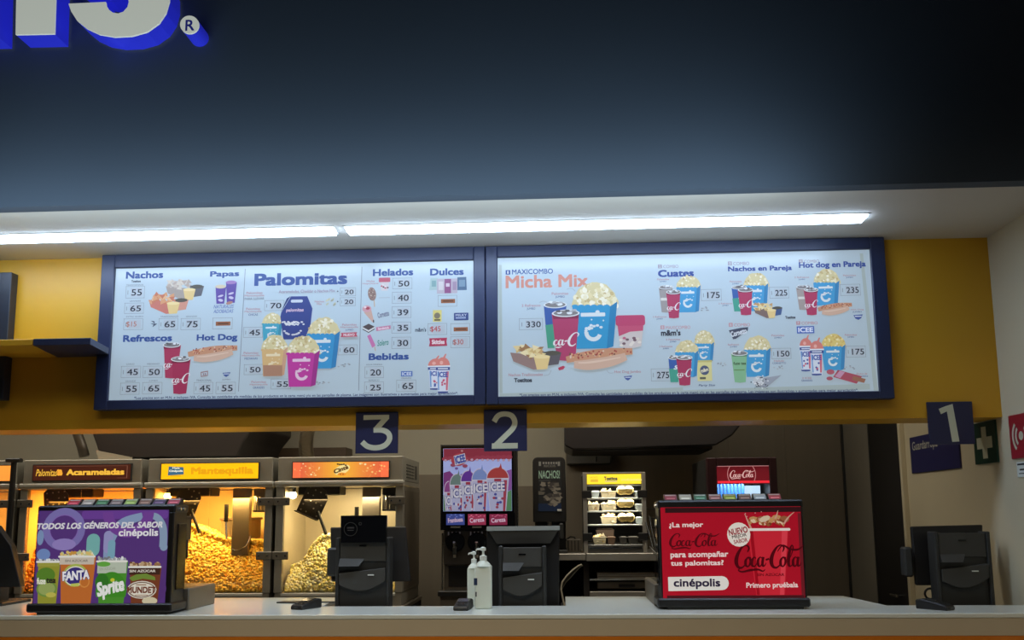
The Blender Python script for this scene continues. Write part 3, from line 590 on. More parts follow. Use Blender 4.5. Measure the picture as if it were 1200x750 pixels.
p.rect(817, 422.6, 834.2, 446.4, (216, 208, 140)); p.rect(816.6, 422.2, 834.4, 424.6, (190, 182, 110)); p.ell(825.6, 434, 5.4, 5.6, (70, 78, 110)); p.text('m&m', 821, 431.6, 830, 436, (226, 220, 190), .05, 0, -14); p.rect(820, 442, 827, 444.6, (80, 80, 70)); p.text('Party Size', 818.6, 450.2, 838, 453.4, (60, 70, 110), .02, .2)
p.poly([(892, 443.4), (916, 439.8), (897, 454.6), (890, 453)], (150, 156, 170)); p.ell(889, 446.6, 6.6, 6, (196, 200, 208))
for k in range(30): p.ell(889+random.gauss(0, 4.5), 447+random.gauss(0, 3.6), 1, .8, random.choice([(50, 54, 66), (226, 230, 236)]), n=6)
for k in range(16): p.ell(884+random.random()*16, 450+random.random()*6, .6, .5, (70, 74, 84), n=5)
p.poly([(982, 433.4), (1010, 441.4), (1003, 450), (976, 441.6)], (166, 68, 84)); p.poly([(1000, 440.6), (1014.4, 444.4), (1012, 449), (998, 445)], (150, 96, 72)); p.poly([(984, 434.6), (990, 436.4), (984, 443.4), (978, 441)], (196, 140, 170)); p.ell(973, 436, 4.6, 3, (176, 80, 96)); p.ell(972, 443.6, 3.8, 2.2, (170, 76, 92))
for cx, cy in ((827, 362), (845, 427), (912, 431), (995, 431)):
    for k in range(7): p.ell(cx+random.uniform(-6, 6), cy+random.uniform(-2, 2), 1.3, .8, random.choice([(170, 176, 182), (140, 146, 156)]), n=6)
p.build('printed_menu', B2)
for a in (((608.4, 373.2, 636, 386.6), '330'), ((821.6, 339, 845.4, 352.4), '175'), ((901.6, 336.4, 924.4, 349.6), '225'), ((984.6, 333, 1008.2, 346.4), '235'), ((763, 432, 786, 446.6), '275'), ((904, 408, 927, 420.6), '150'), ((991.4, 405.4, 1014.4, 418.6), '175')):
    x0, y0, x1, y1 = a[0]; card(B2, x0, y0, x1, y1, a[1], (34, 40, 52), (x0+(x1-x0)*.30, x0+(x1-x0)*.92))

# ------------------------------------------------------------------ the screen and shelf at the far left
t = thing('menu_board', 'unlit dark-framed board at the far left behind the blue-ended shelf', 'menu board', (-3.8, YW, 2.25))
m = MB(); zt, zb = at(6, 319, FY).z, at(2, 468, FY).z; xr_ = at(8, 400, FY).x
DKG = mat('dark_screen_glass', (30, 44, 50), .08)
for bx in ((xr_-.07, xr_, zb, zt), (-5.4, xr_-.07, zb, zb+.06), (-5.4, xr_-.07, zt-.06, zt), (-5.4, -5.34, zb+.06, zt-.06)): m.box(bx[0], bx[1], FY, YW, bx[2], bx[3], mat('dark_board_frame', (40, 44, 54), .4), .003)
m.build('frame', t); m = MB(); m.box(-5.34, xr_-.07, FY+.012, YW, zb+.06, zt-.06, DKG); m.build('screen', t)
t = thing('wall_shelf', 'yellow ledge with a blue slanted end beside the left menu board', 'shelf', (-3.2, YW, 2.55))
zs = at(72, 396.4, 4.40*K).z; za = at(72, 404, 4.40*K).z
A0, A1, W0, W1 = at(38.5, 400, 4.40*K).x, at(106, 400, 4.40*K).x, at(66, 414, 4.74*K).x, at(128, 413.5, 4.688*K).x; xw = at(121, 410, 4.74*K).x
m = MB(); m.prism([(-5.4, 4.40*K), (A0, 4.40*K), (W0, YW-.001), (-5.4, YW-.001)], 'z', za, zs-.002, YELLOW, .002); m.build('ledge', t)
m = MB(); m.prism([(A0+.002, 4.40*K), (A1, 4.40*K), (W1, FY-.004), (-2.477*K-.004, FY-.004), (-2.477*K-.004, YW-.001), (W0+.002, YW-.001)], 'z', za-.001, zs, BLUE_FRAME, .002); m.build('blue_end', t)

# ------------------------------------------------------------------ till number plates
CREAM = (205, 205, 180)
for num, px, py, box, lab in (('3', 441.5, 507, (422, 486, 460, 528), 'blue plate with a cream numeral 3 hanging under the left board'), ('2', 592.2, 504.2, (576, 482.6, 607.5, 525.6), 'blue plate with a cream numeral 2 hanging at the centre'), ('1', 1114.5, 495.6, (1101.5, 473.2, 1123.2, 517.8), 'blue plate with a cream numeral 1 near the right wall')):
    c = at(px, py, YW-.014); m = MB(); m.box(c.x-.123, c.x+.123, YW-.014, YW-.0005, c.z-.119, c.z+.119, BLUE_SIGN, .0015)
    o = m.build('number_plate', None, None, off=Vector((c.x, YW, c.z))); tag(o, lab, 'sign', 'till number plates'); WL[o.name] = o.location.copy()
    p = plane_print(YW-.014, 0)
    if num == '1':
        p.poly([(1109, 476), (1118, 473.4), (1122.6, 517.4), (1114.2, 517.8), (1110.6, 482), (1103.4, 485.2), (1101.2, 479)], CREAM)
    elif num == '2':
        p.stroke([(579, 494), (584, 487), (592, 485), (600, 487.5), (603.4, 495), (600.6, 502.5), (592, 511), (580, 522.4)], 6.2, CREAM); p.poly([(576.4, 519.4), (606.8, 519.2), (606.6, 525.6), (576.2, 525.8)], CREAM)
    else:
        p.poly([(426, 486.4), (456, 486.2), (456, 491.4), (426, 492)], CREAM); p.stroke([(453.6, 488.6), (440.4, 503.4)], 6.2, CREAM, n=1)
        p.stroke([(437.6, 504), (448, 504.2), (455, 508), (456.4, 515), (451, 522), (441, 524.8), (431, 523), (424.4, 517.6)], 6.2, CREAM)
    p.build('numeral', o)

# ------------------------------------------------------------------ signs on the right wall
def wall_print(yref, e=0): return Print(lambda u, v: (u*K, 1.6+(-v-1.6)*K), (XR-.0125, yref*K, 0), (0, -1, 0), (0, 0, 1), (-1, 0, 0), e)
def wallplate(y0, y1, z0, z1, col, name, label, rad=0):
    y0, y1, z0, z1 = y0*K, y1*K, zk_(z0), zk_(z1)
    m = MB(); m.box(XR-.012, XR, y0, y1, z0, z1, col, .002)
    o = m.build(name, None, off=Vector((XR, (y0+y1)/2, (z0+z1)/2))); WL[o.name] = o.location.copy(); return tag(o, label, 'sign')
o = wallplate(5.26, 5.975, 1.838, 2.067, mat('dark_blue_plate', (40, 40, 92), .45), 'wall_sign', 'dark blue cloakroom sign on the right wall behind numeral 1')
p = wall_print(5.975); p.text('Guardarropa', .04, -2.035, .43, -1.965, (190, 188, 176), .01); p.rect(.56, -2.02, .66, -2.008, (190, 188, 176)); p.poly([(.63, -2.034), (.67, -2.014), (.63, -1.994)], (190, 188, 176)); p.build('sign_print', o)
o = wallplate(4.815, 5.07, 1.846, 2.066, mat('dark_green_plate', (20, 60, 48), .45), 'first_aid_sign', 'dark green first aid sign with a pale cross')
p = wall_print(5.07); p.rect(.10, -2.04, .155, -1.872, CREAM); p.rect(.04, -1.985, .215, -1.925, CREAM); p.build('cross', o)
o = wallplate(4.44, 4.668, 1.852, 2.068, mat('dark_red_plate', (160, 30, 44), .45), 'alarm_sign', 'red alarm sign with cream sound waves at the right edge')
p = wall_print(4.668)
p.ell(.114, -1.96, .022, .022, CREAM)
for r in (.042, .072): p.ring(.114, -1.96, r, r+.016, CREAM, 130, 230, 14); p.ring(.114, -1.96, r, r+.016, CREAM, -50, 50, 14)
p.build('sound_waves', o)
o = wallplate(4.46, 4.625, 1.76, 1.835, WHITE_PL, 'wall_notice', 'small pale notice under the red alarm sign')
p = wall_print(4.625); p.rect(.01, -1.826, .15, -1.818, (40, 40, 44)); p.rect(.03, -1.80, .13, -1.792, (40, 40, 44)); p.rect(.02, -1.78, .14, -1.775, (90, 90, 90)); p.build('notice_print', o)
# ================================================================== service counter
H = 1.10; YN = 5.14; YWD = 5.70
t = thing('service_counter', 'long white service counter with beige edge and orange front', 'counter', (-1.4, 4.7, 0))
plan = [(-4.9, 4.70), (XR-.002, 4.70), (XR-.002, 5.10), (1.742, 5.10), (1.685, 5.68), (.475, 5.68), (.475, YWD), (.02, YWD), (.02, YN), (-1.345, YN), (-1.365, YWD), (-4.9, YWD)]
m = MB(); m.prism(plan, 'z', H-.022, H, COUNTER, .0025); m.build('worktop', t)
m = MB(); m.box(-4.9, XR-.002, 4.703, 4.73, .992, H-.0225, COUNTER_F, .002)
m.prism([(x, y-.004 if y > 4.71 else 4.731) for x, y in plan], 'z', 1.03, H-.0225, COUNTER_F); m.build('edge_band', t)
m = MB(); m.box(-4.9, XR-.002, 4.704, 4.76, 0, .9915, ORANGE, .002); m.build('front_panel', t)
m = MB(); m.box(-4.9, XR-.002, 4.762, 5.05, .05, .985, DARK_IN); m.build('carcass', t)
for xa, xb in ((-1.34, .015), (1.75, XR-.004)):
    m = MB(); m.box(xa, xb, YN+.005 if xa < 0 else 5.105, 5.62, .86, .90, STEEL_D, .003); m.box(xa, xa+.03, 5.16, 5.6, 0, .86, DARK_IN); m.box(xb-.03, xb, 5.16, 5.6, 0, .86, DARK_IN); m.build('work_shelf', t)

# ------------------------------------------------------------------ soda dispensers
PUR = (90, 58, 128)
TAGC = [(190, 40, 60), (170, 160, 150), (60, 120, 70), (130, 110, 104), (150, 180, 80), (130, 90, 70), (80, 50, 90), (180, 60, 80)]
TAGC2 = [(150, 60, 70), (190, 186, 166), (70, 120, 90), (150, 100, 96), (150, 166, 66), (120, 90, 80), (170, 180, 184), (180, 70, 76)]
def dispenser(x0, x1, yf, label, tagx0, tagx1, tagy, tagc, side, traylen, bz):
    """counter soda dispenser: lit front, flavour tags along the top, drip tray on the staff side"""
    t = thing('soda_dispenser', label, 'soda dispenser', ((x0+x1)/2, yf, H), 'soda dispensers on the counter')
    zt = 1.666; yb = yf+.17
    m = MB(); m.box(x0, x1, yf+.02, yb, H+.05, zt-.01, BLACK, .006); m.box(x0-.004, x1+.004, yf+.002, yb+.01, zt-.045, zt, BLACK, .008)
    m.box(x0, x0+bz[0], yf, yf+.03, H+.05, zt-.04, BLACK, .004); m.box(x1-bz[1], x1, yf, yf+.03, H+.05, zt-.04, BLACK, .004); m.build('housing', t)
    m = MB(); m.box(x0-.022, x1+.012, yf-.018, yb+.02, H+.012, H+.058, BLACK, .008); m.box(x0+.03, x1-.02, yf-.004, yb, H, H+.014, BLACK2, .003); m.build('base_plinth', t)
    m = MB(); xs = (x0+.03, x1+.02) if side > 0 else (x0-.02, x1-.03)
    m.box(xs[0], xs[1], yb+.02, yb+traylen, H, H+.118, STEEL_D, .006); m.box(xs[0]+.03, xs[1]-.03, yb+.05, yb+traylen-.03, H+.117, H+.1195, BLACK); m.build('drip_tray', t)
    xm = x1 if side > 0 else x0
    m = MB(); m.box(xm-.006, xm+.006, yf+.05, yb-.01, H+.12, zt-.10, BLACK_GLOSS, .003); m.cyl((xm-.008*side, yf+.06, zt-.025), (xm+.012*side, yf+.06, zt-.025), .008, CHROME); m.cyl((xm-.008*side, yf+.11, zt-.025), (xm+.012*side, yf+.11, zt-.025), .008, CHROME); m.build('side_panel', t)
    a = at(tagx0, tagy, yf+.075).x; b = at(tagx1, tagy, yf+.075).x; wd = (b-a)/8
    hv = MB()
    for k in range(8):
        m = MB(); u0, u1 = a+wd*k+.004, a+wd*(k+1)-.006; c = tagc[k]
        pr = [(yf+.045, zt), (yf+.105, zt), (yf+.105, zt+.034), (yf+.085, zt+.034)]
        m.prism(pr, 'x', u0, u1, BLACK, .001)
        def pt(u, v, o=.0006): return (u, yf+.045+v*.04-o*.8, zt+v*.034+o)
        m.add([pt(u0+.003, .12), pt(u1-.003, .12), pt(u1-.003, .93), pt(u0+.003, .93)], [(0, 1, 2, 3)], ink(c, .16, .5))
        m.add([pt(u0+.012, .2, .001), pt(u1-.012, .2, .001), pt(u1-.012, .42, .001), pt(u0+.012, .42, .001)], [(0, 1, 2, 3)], ink(tuple(min(255, q+70) for q in c), .16, .5))
        m.add([pt(u0+.006, .72, .001), pt(u1-.006, .72, .001), pt(u1-.006, .86, .001), pt(u0+.006, .86, .001)], [(0, 1, 2, 3)], ink((206, 200, 190), .16, .5))
        m.build('flavour_tag', t)
    for k in range(8):
        m = MB(); xc = a+wd*(k+.5); m.box(xc-.022, xc+.022, yb+.01, yb+.09, zt-.19, zt-.06, BLACK, .006); m.cyl((xc, yb+.06, zt-.19), (xc, yb+.06, zt-.24), .014, BLACK2, r1=.01); m.box(xc-.012, xc+.012, yb+.07, yb+.078, zt-.29, zt-.19, BLACK2, .002); m.build('valve', t)
    return t
# left one: purple panel with four cups
xa, xb = at(41, 650, 4.745).x, at(202, 650, 4.745).x
D1 = dispenser(xa, xb, 4.745, 'soda dispenser with a purple lit panel of four cups', 80, 213.5, 588, TAGC, 1, .40, (.006, .03))
pz = 4.7445
m = MB(); x0, x1, z0, z1 = rc(40.5, 598, 196.5, 709, pz); m.box(xa+.006, xb-.03, pz, pz+.02, z0, z1, ink(PUR, .6)); m.build('lit_panel', D1)
p = plane_print(pz, .7, ((120, 108, 124), .10))
fr = at(600, 0, pz)
x0, y0, x1, y1 = 42, 598.2, 197, 708.8
p.rrect(96, y0, x1, 608, 3, (104, 60, 150))
p.ring(75, 620, 17, 25, (122, 112, 178)); p.ring(75, 620, 16, 17, (130, 100, 180)); p.ell(75, 638, 14, 7, (146, 130, 196), n=16); p.ell(47.4, 630, 4, 9, (124, 150, 190)); p.ell(51, 650, 8, 7, (110, 140, 196))
p.stroke([(127, 656), (127.6, 642), (133, 625), (145, 612), (166, 605)], [9, 10, 11, 11, 9], (134, 156, 192)); p.stroke([(172, 603.4), (183, 606), (190, 616), (192, 628), (192, 641)], [7, 8, 9, 9, 9], (136, 160, 188)); p.ell(192, 641, 4.5, 4.5, (136, 160, 188)); p.rrect(121.5, 622, 132.5, 648, 5.2, (150, 150, 200)); p.rrect(101.4, 625.4, 117, 652, 7.6, (116, 180, 176)); p.rrect(126.4, 632.6, 135, 655, 4, (120, 170, 190)); p.ell(174, 690, 21, 18, (80, 46, 116)); p.ring(150, 600, 18, 30, (112, 62, 150), 0, 180)
p.text('TODOS LOS GÉNEROS DEL SABOR', 43.6, 610.4, 190.4, 619.4, (226, 226, 230), .045, .22, -.4); p.text('cinépolis', 139, 619.6, 185.4, 630.8, (236, 236, 240), .035)
ICE = [(206, 214, 216), (160, 166, 170), (232, 236, 236), (120, 124, 126)]
def bigcup(xl, xr, yt, yb, body, band, ice, bandh=.2):
    w = xr-xl
    for k in range(46): p.ell(xl+w*random.uniform(.05, .95), yt-random.random()*w*.16+1, w*.06, w*.045, random.choice(ice), rot=random.random()*90, n=6)
    p.poly([(xl, yt), (xr, yt), (xr-w*.09, yb), (xl+w*.09, yb)], body); p.poly([(xl+.6, yt), (xr-.6, yt), (xr-w*.02, yt+(yb-yt)*bandh), (xl+w*.02, yt+(yb-yt)*bandh)], band)
    p.rrect(xl-.8, yt-1.4, xr+.8, yt+.9, 1.1, (236, 236, 226))
p.reset(.0015); bigcup(43.6, 69.6, 658.6, 708.6, (148, 150, 44), (160, 160, 60), ICE, .1)
p.ell(54, 674, 11, 9, (84, 130, 36)); p.ell(55, 690, 12, 9.5, (110, 146, 60)); p.ell(55, 690, 10, 7.5, (150, 170, 90)); p.ell(60, 697, 6, 3, (196, 190, 80)); p.text('fuze', 43.4, 677, 54, 684.6, (236, 238, 216), .05); p.text('tea', 54.4, 677.4, 66, 683.4, (40, 40, 24), .05)
p.reset(.003); bigcup(114, 149.4, 658, 708.6, (70, 146, 40), (186, 198, 178), ICE, .27)
p.ell(122, 661, 8, 3, (96, 170, 60)); p.ell(131, 692, 18, 22, (58, 140, 30), a0=160, a1=380); p.ell(120, 682, 8, 10, (44, 116, 30)); p.text('SIN AZÚCAR', 117, 664, 136, 668, (160, 170, 150), .015, 0, -3)
p.text('Sprite', 113.4, 679, 146.4, 700.6, (240, 244, 238), .06, .25, -14); p.ell(132.4, 679.6, 2.6, 2.2, (206, 206, 50), n=10)
p.reset(.0046); bigcup(151.6, 189, 664.6, 708.6, (116, 56, 30), (60, 34, 22), [(190, 160, 120), (150, 110, 70), (216, 190, 150), (110, 70, 44)], .2)
p.text('SIN AZÚCAR', 152.4, 666.8, 183, 670.6, (226, 220, 206), .035); p.poly([(152, 677), (160, 673), (172, 672), (182, 676), (183, 680), (168, 678), (156, 681)], (110, 140, 50)); p.ell(166.6, 691, 17.4, 10.4, (226, 222, 204)); p.ell(166.6, 691, 16.2, 9.2, (96, 56, 36)); p.ell(166.6, 691, 15, 8.2, (232, 226, 208)); p.text('MUNDET', 149.4, 687.4, 183, 695, (110, 54, 34), .05); p.ell(176, 704, 9, 4.6, (216, 206, 170)); p.rect(160, 684.6, 172, 685.8, (150, 110, 80)); p.rect(159, 697, 174, 697.8, (150, 110, 80))
p.reset(.0062); bigcup(70, 112, 652.4, 708.6, (196, 106, 40), (206, 196, 178), [(226, 196, 110), (240, 226, 190), (206, 150, 60), (196, 206, 150)], .16)
p.text('SIN AZÚCAR', 77, 655, 104, 658.4, (110, 104, 96), .015); p.ell(89, 674, 14.4, 13.4, (170, 186, 80)); p.ell(89, 675, 13, 11.6, (240, 236, 226)); p.ell(89, 675, 12, 10.4, (54, 44, 120)); p.ell(100, 682, 6, 6.6, (220, 140, 60)); p.ell(100, 682, 4.6, 5, (196, 110, 40)); p.poly([(84, 684), (94, 683), (93, 687), (84, 687)], (196, 206, 90))
p.text('FANTA', 73.6, 668.4, 106, 680, (40, 44, 120), .12, 0, -4); p.text('FANTA', 74.2, 668.6, 105.6, 679.6, (244, 244, 246), .05, 0, -4)
p.build('panel_print', D1)
# right one: red panel
xa, xb = at(773.5, 650, 4.92).x, at(943.5, 650, 4.92).x
D2 = dispenser(xa, xb, 4.92, 'soda dispenser with a red lit panel and cola cup', 777, 916, 581.5, TAGC2, -1, .55, (.010, .012))
RED = (160, 18, 36); pz = 4.9195
x0, x1, z0, z1 = rc(778, 594, 943, 702, pz)
m = MB(); m.box(xa+.010, xb-.012, pz, pz+.02, z0, z1, mat('red_backlit', RED, .25, emit=.62, ecol=RED)); m.build('lit_panel', D2)
p = plane_print(pz, .66, ((150, 60, 66), .07))
p.rect(779, 594.6, 938.6, 600.4, (44, 20, 22)); p.rect(781.4, 697.6, 942.6, 703.6, (70, 20, 26)); p.rect(937, 601, 941, 697, (120, 30, 40), e=.5)
p.text('¿La mejor', 784, 612, 824, 619.6, (244, 226, 222), .035, 0, -.5); script(p, 'Coca-Cola', 784, 624.6, 840.6, 643.6, (84, 8, 18)); p.text('para acompañar', 785.6, 646.4, 853.4, 655, (244, 226, 222), .035, 0, -.5); p.text('tus palomitas?', 786, 656.6, 848, 664.4, (244, 226, 222), .035, 0, -.5)
p.poly([(783, 676), (846, 675.2)]+[(846+8*math.sin(a), 683.4-8.2*math.cos(a)) for a in [k*math.pi/8 for k in range(9)]]+[(783, 692.6)], (232, 234, 226)); p.text('cinépolis', 789.4, 678, 844, 690.4, (36, 30, 58), .035)
for k in range(5): p.ell(883+k*9, 608+random.uniform(-2, 2), 6, 4, random.choice([(150, 96, 60), (196, 150, 96)]), n=8)
for pts in ([(880, 620), (876, 610), (873, 602)], [(906, 612), (910, 604), (912, 598)], [(918, 614), (924, 606), (931, 600)]): p.stroke(pts, [2.4, 1.6, .6], (206, 160, 140))
for k in range(30): p.ell(random.uniform(878, 918), 615-random.random()*6, random.uniform(1.4, 3.4), random.uniform(1, 2), random.choice([(120, 60, 36), (190, 140, 90), (226, 206, 170), (150, 90, 50)]), rot=random.random()*90, n=7)
for k in range(10): p.ell(random.uniform(872, 930), random.uniform(598, 612), .7, .7, (214, 150, 150), n=6)
p.ell(896, 608, 7, 3.4, (216, 200, 170), rot=-20, n=8)
p.poly([(877.6, 621), (925.4, 620.6), (917.6, 697), (884.6, 697.4)], (206, 38, 54)); p.poly([(918, 621), (924.6, 621), (916.8, 697), (912, 697)], (226, 64, 78)); p.poly([(880, 622), (884, 622), (888.6, 697), (885.4, 697)], (160, 10, 28)); p.rrect(876, 619, 926, 622, 1.4, (236, 232, 226))
script(p, 'Coca-Cola', 860.6, 638, 938.6, 670.6, (74, 4, 14)); p.text('SIN AZÚCAR', 887, 671, 919, 675, (110, 8, 20), .03); p.text('Primero pruébala', 874.4, 682.4, 935, 690.4, (244, 226, 222), .03, 0, -.4)
p.ell(865.6, 626.4, 13.6, 14.2, (234, 232, 220)); p.text('NUEVO', 853.6, 618.4, 876, 626, (150, 40, 50), .035, 0, -10); p.text('MEJOR', 857.6, 626, 875, 631, (60, 40, 40), .02, 0, -10); p.text('SABOR', 859.6, 631.4, 876, 636.2, (150, 40, 50), .02, 0, -10)
p.build('panel_print', D2)

# ------------------------------------------------------------------ cash registers (seen from the customers' side)
HOUSE = mat('register_grey_plastic', (58, 57, 53), .62, bump=.02, bscale=200)
def register(px, yb, yt, w_px, label, mon=None, disp=None, msr=None, z0=.90, Y=5.20):
    """stand and housing, screen behind it, optional customer display"""
    c = at(px, (yb+yt)/2, Y); hw = (at(px+w_px/2, 660, Y).x-at(px-w_px/2, 660, Y).x)/2; zt = at(px, yt, Y).z
    t = thing('cash_register', label, 'cash register', (c.x, Y+.1, z0), 'cash registers on the counter')
    m = MB(); x0, x1 = c.x-hw, c.x+hw; h = zt-1.08
    zl = 1.08+h*.52; zm = 1.08+h*.42
    m.box(x0+.004, x1-.004, Y+.035, Y+.13, z0, zt-.012, BLACK2, .006)
    m.box(x0, x0+.022, Y+.015, Y+.12, z0+.02, zt, BLACK2, .005); m.box(x1-.022, x1, Y+.015, Y+.12, z0+.02, zt, BLACK2, .005)
    m.box(x0-.01, x1+.01, Y-.02, Y+.2, z0, z0+.02, BLACK2, .004); m.build('stand', t)
    m = MB(); a, b = x0+.024, x1-.024
    m.box(a, b, Y+.022, Y+.04, 1.08+h*.66, zt-.008, HOUSE, .003)
    lw = (b-a)*.55                                   # ledge that juts out over a recess
    m.hexa([(a, Y+.024, zl+.075), (a+lw, Y+.024, zl+.075), (a+lw, Y+.04, zl+.075), (a, Y+.04, zl+.075), (a, Y-.012, zl+.03), (a+lw-.03, Y-.012, zl+.03), (a+lw-.03, Y+.04, zl+.03), (a, Y+.04, zl+.03)], HOUSE)
    n = 12; pts = [(a, zl)]                           # belly with a curved lower lip
    pts = [(a, zl-.01)]+[(b, zl+.02)]+[(b-(b-a)*k/n*.999, zl-.055-.045*math.sin(math.pi*k/n)-.02*(k/n)) for k in range(n+1)]
    m.prism(pts, 'y', Y+.006, Y+.036, HOUSE, .003); m.build('housing_cover', t)
    m = MB(); m.box(a+lw+.02, a+lw+.055, Y+.001, Y+.008, zl-.022, zl-.016, WHITE_PL); m.build('status_light', t, 'small white status strip')
    m = MB(); m.box(c.x-.02, c.x+.02, Y+.018, Y+.024, zt-.05, zt-.043, BLACK_GLOSS); m.build('vent_slot', t)
    if mon:
        q = [at(x, y, Y+.15+dy) for x, y, dy in mon]
        m = MB(); m.hexa([tuple(v) for v in q]+[(v.x, v.y+.03, v.z) for v in q], BLACK); o = m.build('screen', t)
        o.modifiers.new('edge', 'BEVEL').width = .006
        ctr = sum(q, Vector())/4; m = MB(); m.box(ctr.x-.03, ctr.x+.03, Y+.10, Y+.16, ctr.z-.04, ctr.z+.04, BLACK2, .005); m.build('screen_bracket', t)
    if disp:
        x0_, x1_, z0_, z1_ = rc(*disp, Y-.005); m = MB(); m.box(x0_, x1_, Y-.005, Y+.02, z0_, z1_, BLACK_GLOSS, .003); o = m.build('customer_display', t)
        p = Print(lambda u, v: (u, -v), (0, Y-.005, 0), (1, 0, 0), (0, 0, 1), (0, -1, 0), 0); g = (64, 62, 60)
        cx, cz = x0_+(x1_-x0_)*.22, (z0_+z1_)/2
        p.ring(cx, -cz, .036, .039, g); p.rect(cx-.02, -cz-.012, cx+.02, -cz-.003, g); p.rect(cx-.018, -cz+.004, cx+.018, -cz+.009, g); p.ring(cx+.055, -cz-.03, .006, .009, g); p.build('display_print', o)
    if msr:
        x0_, x1_, z0_, z1_ = rc(*msr, Y+.14); m = MB(); m.box(x0_, x1_, Y+.12, Y+.19, z0_, z1_, BLACK2, .01); m.build('card_reader', t)
    return t
register(424, 709, 630, 64, 'register with a black customer display, below numeral 3', [(388, 681, 0), (481, 681.6, 0), (475, 617, .05), (387, 618, .05)], (399, 604, 453, 636), (384, 642, 396, 675))
r2 = register(612, 709, 640, 56, 'register with a wide squared screen back, below numeral 2', [(572, 711, -.03), (655.4, 711, -.03), (655.6, 619, -.02), (570, 620, -.02)], None, None, Y=5.17)
m = MB(); a, b = at(570.5, 618, 5.28), at(656, 617, 5.28)
m.hexa([(a.x, 5.255, a.z-.02), (b.x, 5.255, b.z-.02), (b.x, 5.33, b.z-.02), (a.x, 5.33, a.z-.02), (a.x, 5.262, a.z+.004), (b.x, 5.262, b.z+.004), (b.x, 5.33, b.z+.004), (a.x, 5.33, a.z+.004)], mat('register_top_lip', (120, 126, 122), .3)); m.build('screen_lip', r2, 'pale upper lip')
m = MB(); a, b = at(572, 623, 5.27), at(655, 622, 5.27)
m.hexa([(a.x+.05, 5.272, a.z-.07), (b.x-.05, 5.272, b.z-.07), (b.x-.05, 5.29, b.z-.07), (a.x+.05, 5.29, a.z-.07), (a.x+.006, 5.258, a.z), (b.x-.006, 5.258, b.z), (b.x-.006, 5.29, b.z), (a.x+.006, 5.29, a.z)], HOUSE); m.build('screen_chamfer', r2)
r1 = register(1132, 710, 623, 66, 'dark register with two overlapping screens, near the right wall', [(1074, 686, 0), (1151, 686, 0), (1152, 615, .03), (1068, 617, .03)], None, (1058.6, 641, 1069, 676))
m = MB(); q = at(1090, 694, 5.36)
m.tube([(q.x+.034*math.cos(a)*(1-.008*k), 5.36, q.z-.01+.034*math.sin(a)*(1-.008*k)) for k, a in enumerate([i*math.pi/8 for i in range(33)])], .004, BLACK); m.tube([(q.x+.03, 5.36, q.z-.01), (q.x+.04, 5.35, q.z-.1), (q.x+.05, 5.34, .91)], .004, BLACK); m.build('cable', r1)
t = thing('cash_register', 'dark register cut off by the left edge, left of the purple dispenser', 'cash register', (-3.1, 5.3, H), 'cash registers on the counter')
q = [at(x, y, 5.25) for x, y in ((-60, 690), (24, 688), (13, 640), (-4, 616), (-60, 612))]
m = MB(); m.prism([(v.x, v.z) for v in q], 'y', 5.25, 5.30, BLACK, .004); m.build('screen', t)
m = MB(); m.box(-3.42, -3.30, 5.30, 5.40, H, 1.35, BLACK2, .006); m.box(-3.5, -3.22, 5.2, 5.5, H, H+.02, BLACK2, .004); m.build('stand', t)

# ------------------------------------------------------------------ card terminals
def terminal(px, py, rot, label, wpx=30, wedge=True):
    c = atZ(px, py, H); t = thing('card_terminal', label, 'card terminal', (c.x, c.y, H), 'card payment terminals on the counter')
    w, l = .040, .085; R = Matrix.Rotation(math.radians(rot), 3, 'Z')
    def tr(m):
        m.v = [R @ Vector(v) + Vector((c.x, c.y, H)) for v in m.v]; return m
    m = MB(); m.prism([(-l, 0), (l, 0), (l, .046), (l-.03, .052), (-l+.01, .026), (-l, .018)], 'x', -w, w, BLACK, .005); tr(m).build('case', t)
    def top(u, v, o): y = -l+.012+v*(2*l-.045); return (u, y-o*.2, .0265+(y+l-.01)/(2*l-.04)*.0255+o)
    m = MB(); m.hexa([top(-w+.008, .52, .0), top(w-.008, .52, .0), top(w-.008, .98, .0), top(-w+.008, .98, .0), top(-w+.008, .52, .002), top(w-.008, .52, .002), top(w-.008, .98, .002), top(-w+.008, .98, .002)], mat('terminal_screen', (48, 48, 46), .15)); tr(m).build('screen', t)
    m = MB()
    for i in range(3):
        for j in range(4):
            u = -.024+i*.018; v = .06+j*.10; m.hexa([top(u, v, 0), top(u+.012, v, 0), top(u+.012, v+.06, 0), top(u, v+.06, 0), top(u, v, .003), top(u+.012, v, .003), top(u+.012, v+.06, .003), top(u, v+.06, .003)], BLACK2)
    tr(m).build('keypad', t)
    m = MB(); m.box(-.012, .012, -l-.003, -l+.004, .010, .014, HOUSE); tr(m).build('card_slot', t)
terminal(359, 713, -24, 'black card terminal lying slanted left of the register below numeral 3'); terminal(543, 714, -4, 'black card terminal beside the tall white sanitizer bottle'); terminal(1096, 714, 38, 'black card terminal in front of the register near the right wall')
c = atZ(346, 707.5, H); m = MB(); R = Matrix.Rotation(math.radians(-10), 3, 'Z'); m.box(-.10, .10, -.045, .045, 0, .008, BLACK, .003); m.v = [R @ v for v in m.v]
o = m.build('counter_mat', None, off=Vector((0, 0, 0))); o.location = (c.x-.015, c.y+.055, H); tag(o, 'thin black mat behind the leftmost card terminal', 'mat')
c = atZ(385, 706.3, H); m = MB(); m.box(-.075, .075, -.02, .02, 0, .006, BLACK, .002); o = m.build('pen_tray', None); o.location = (c.x+.015, c.y+.02, H); tag(o, 'low black tray against the register below numeral 3', 'tray')

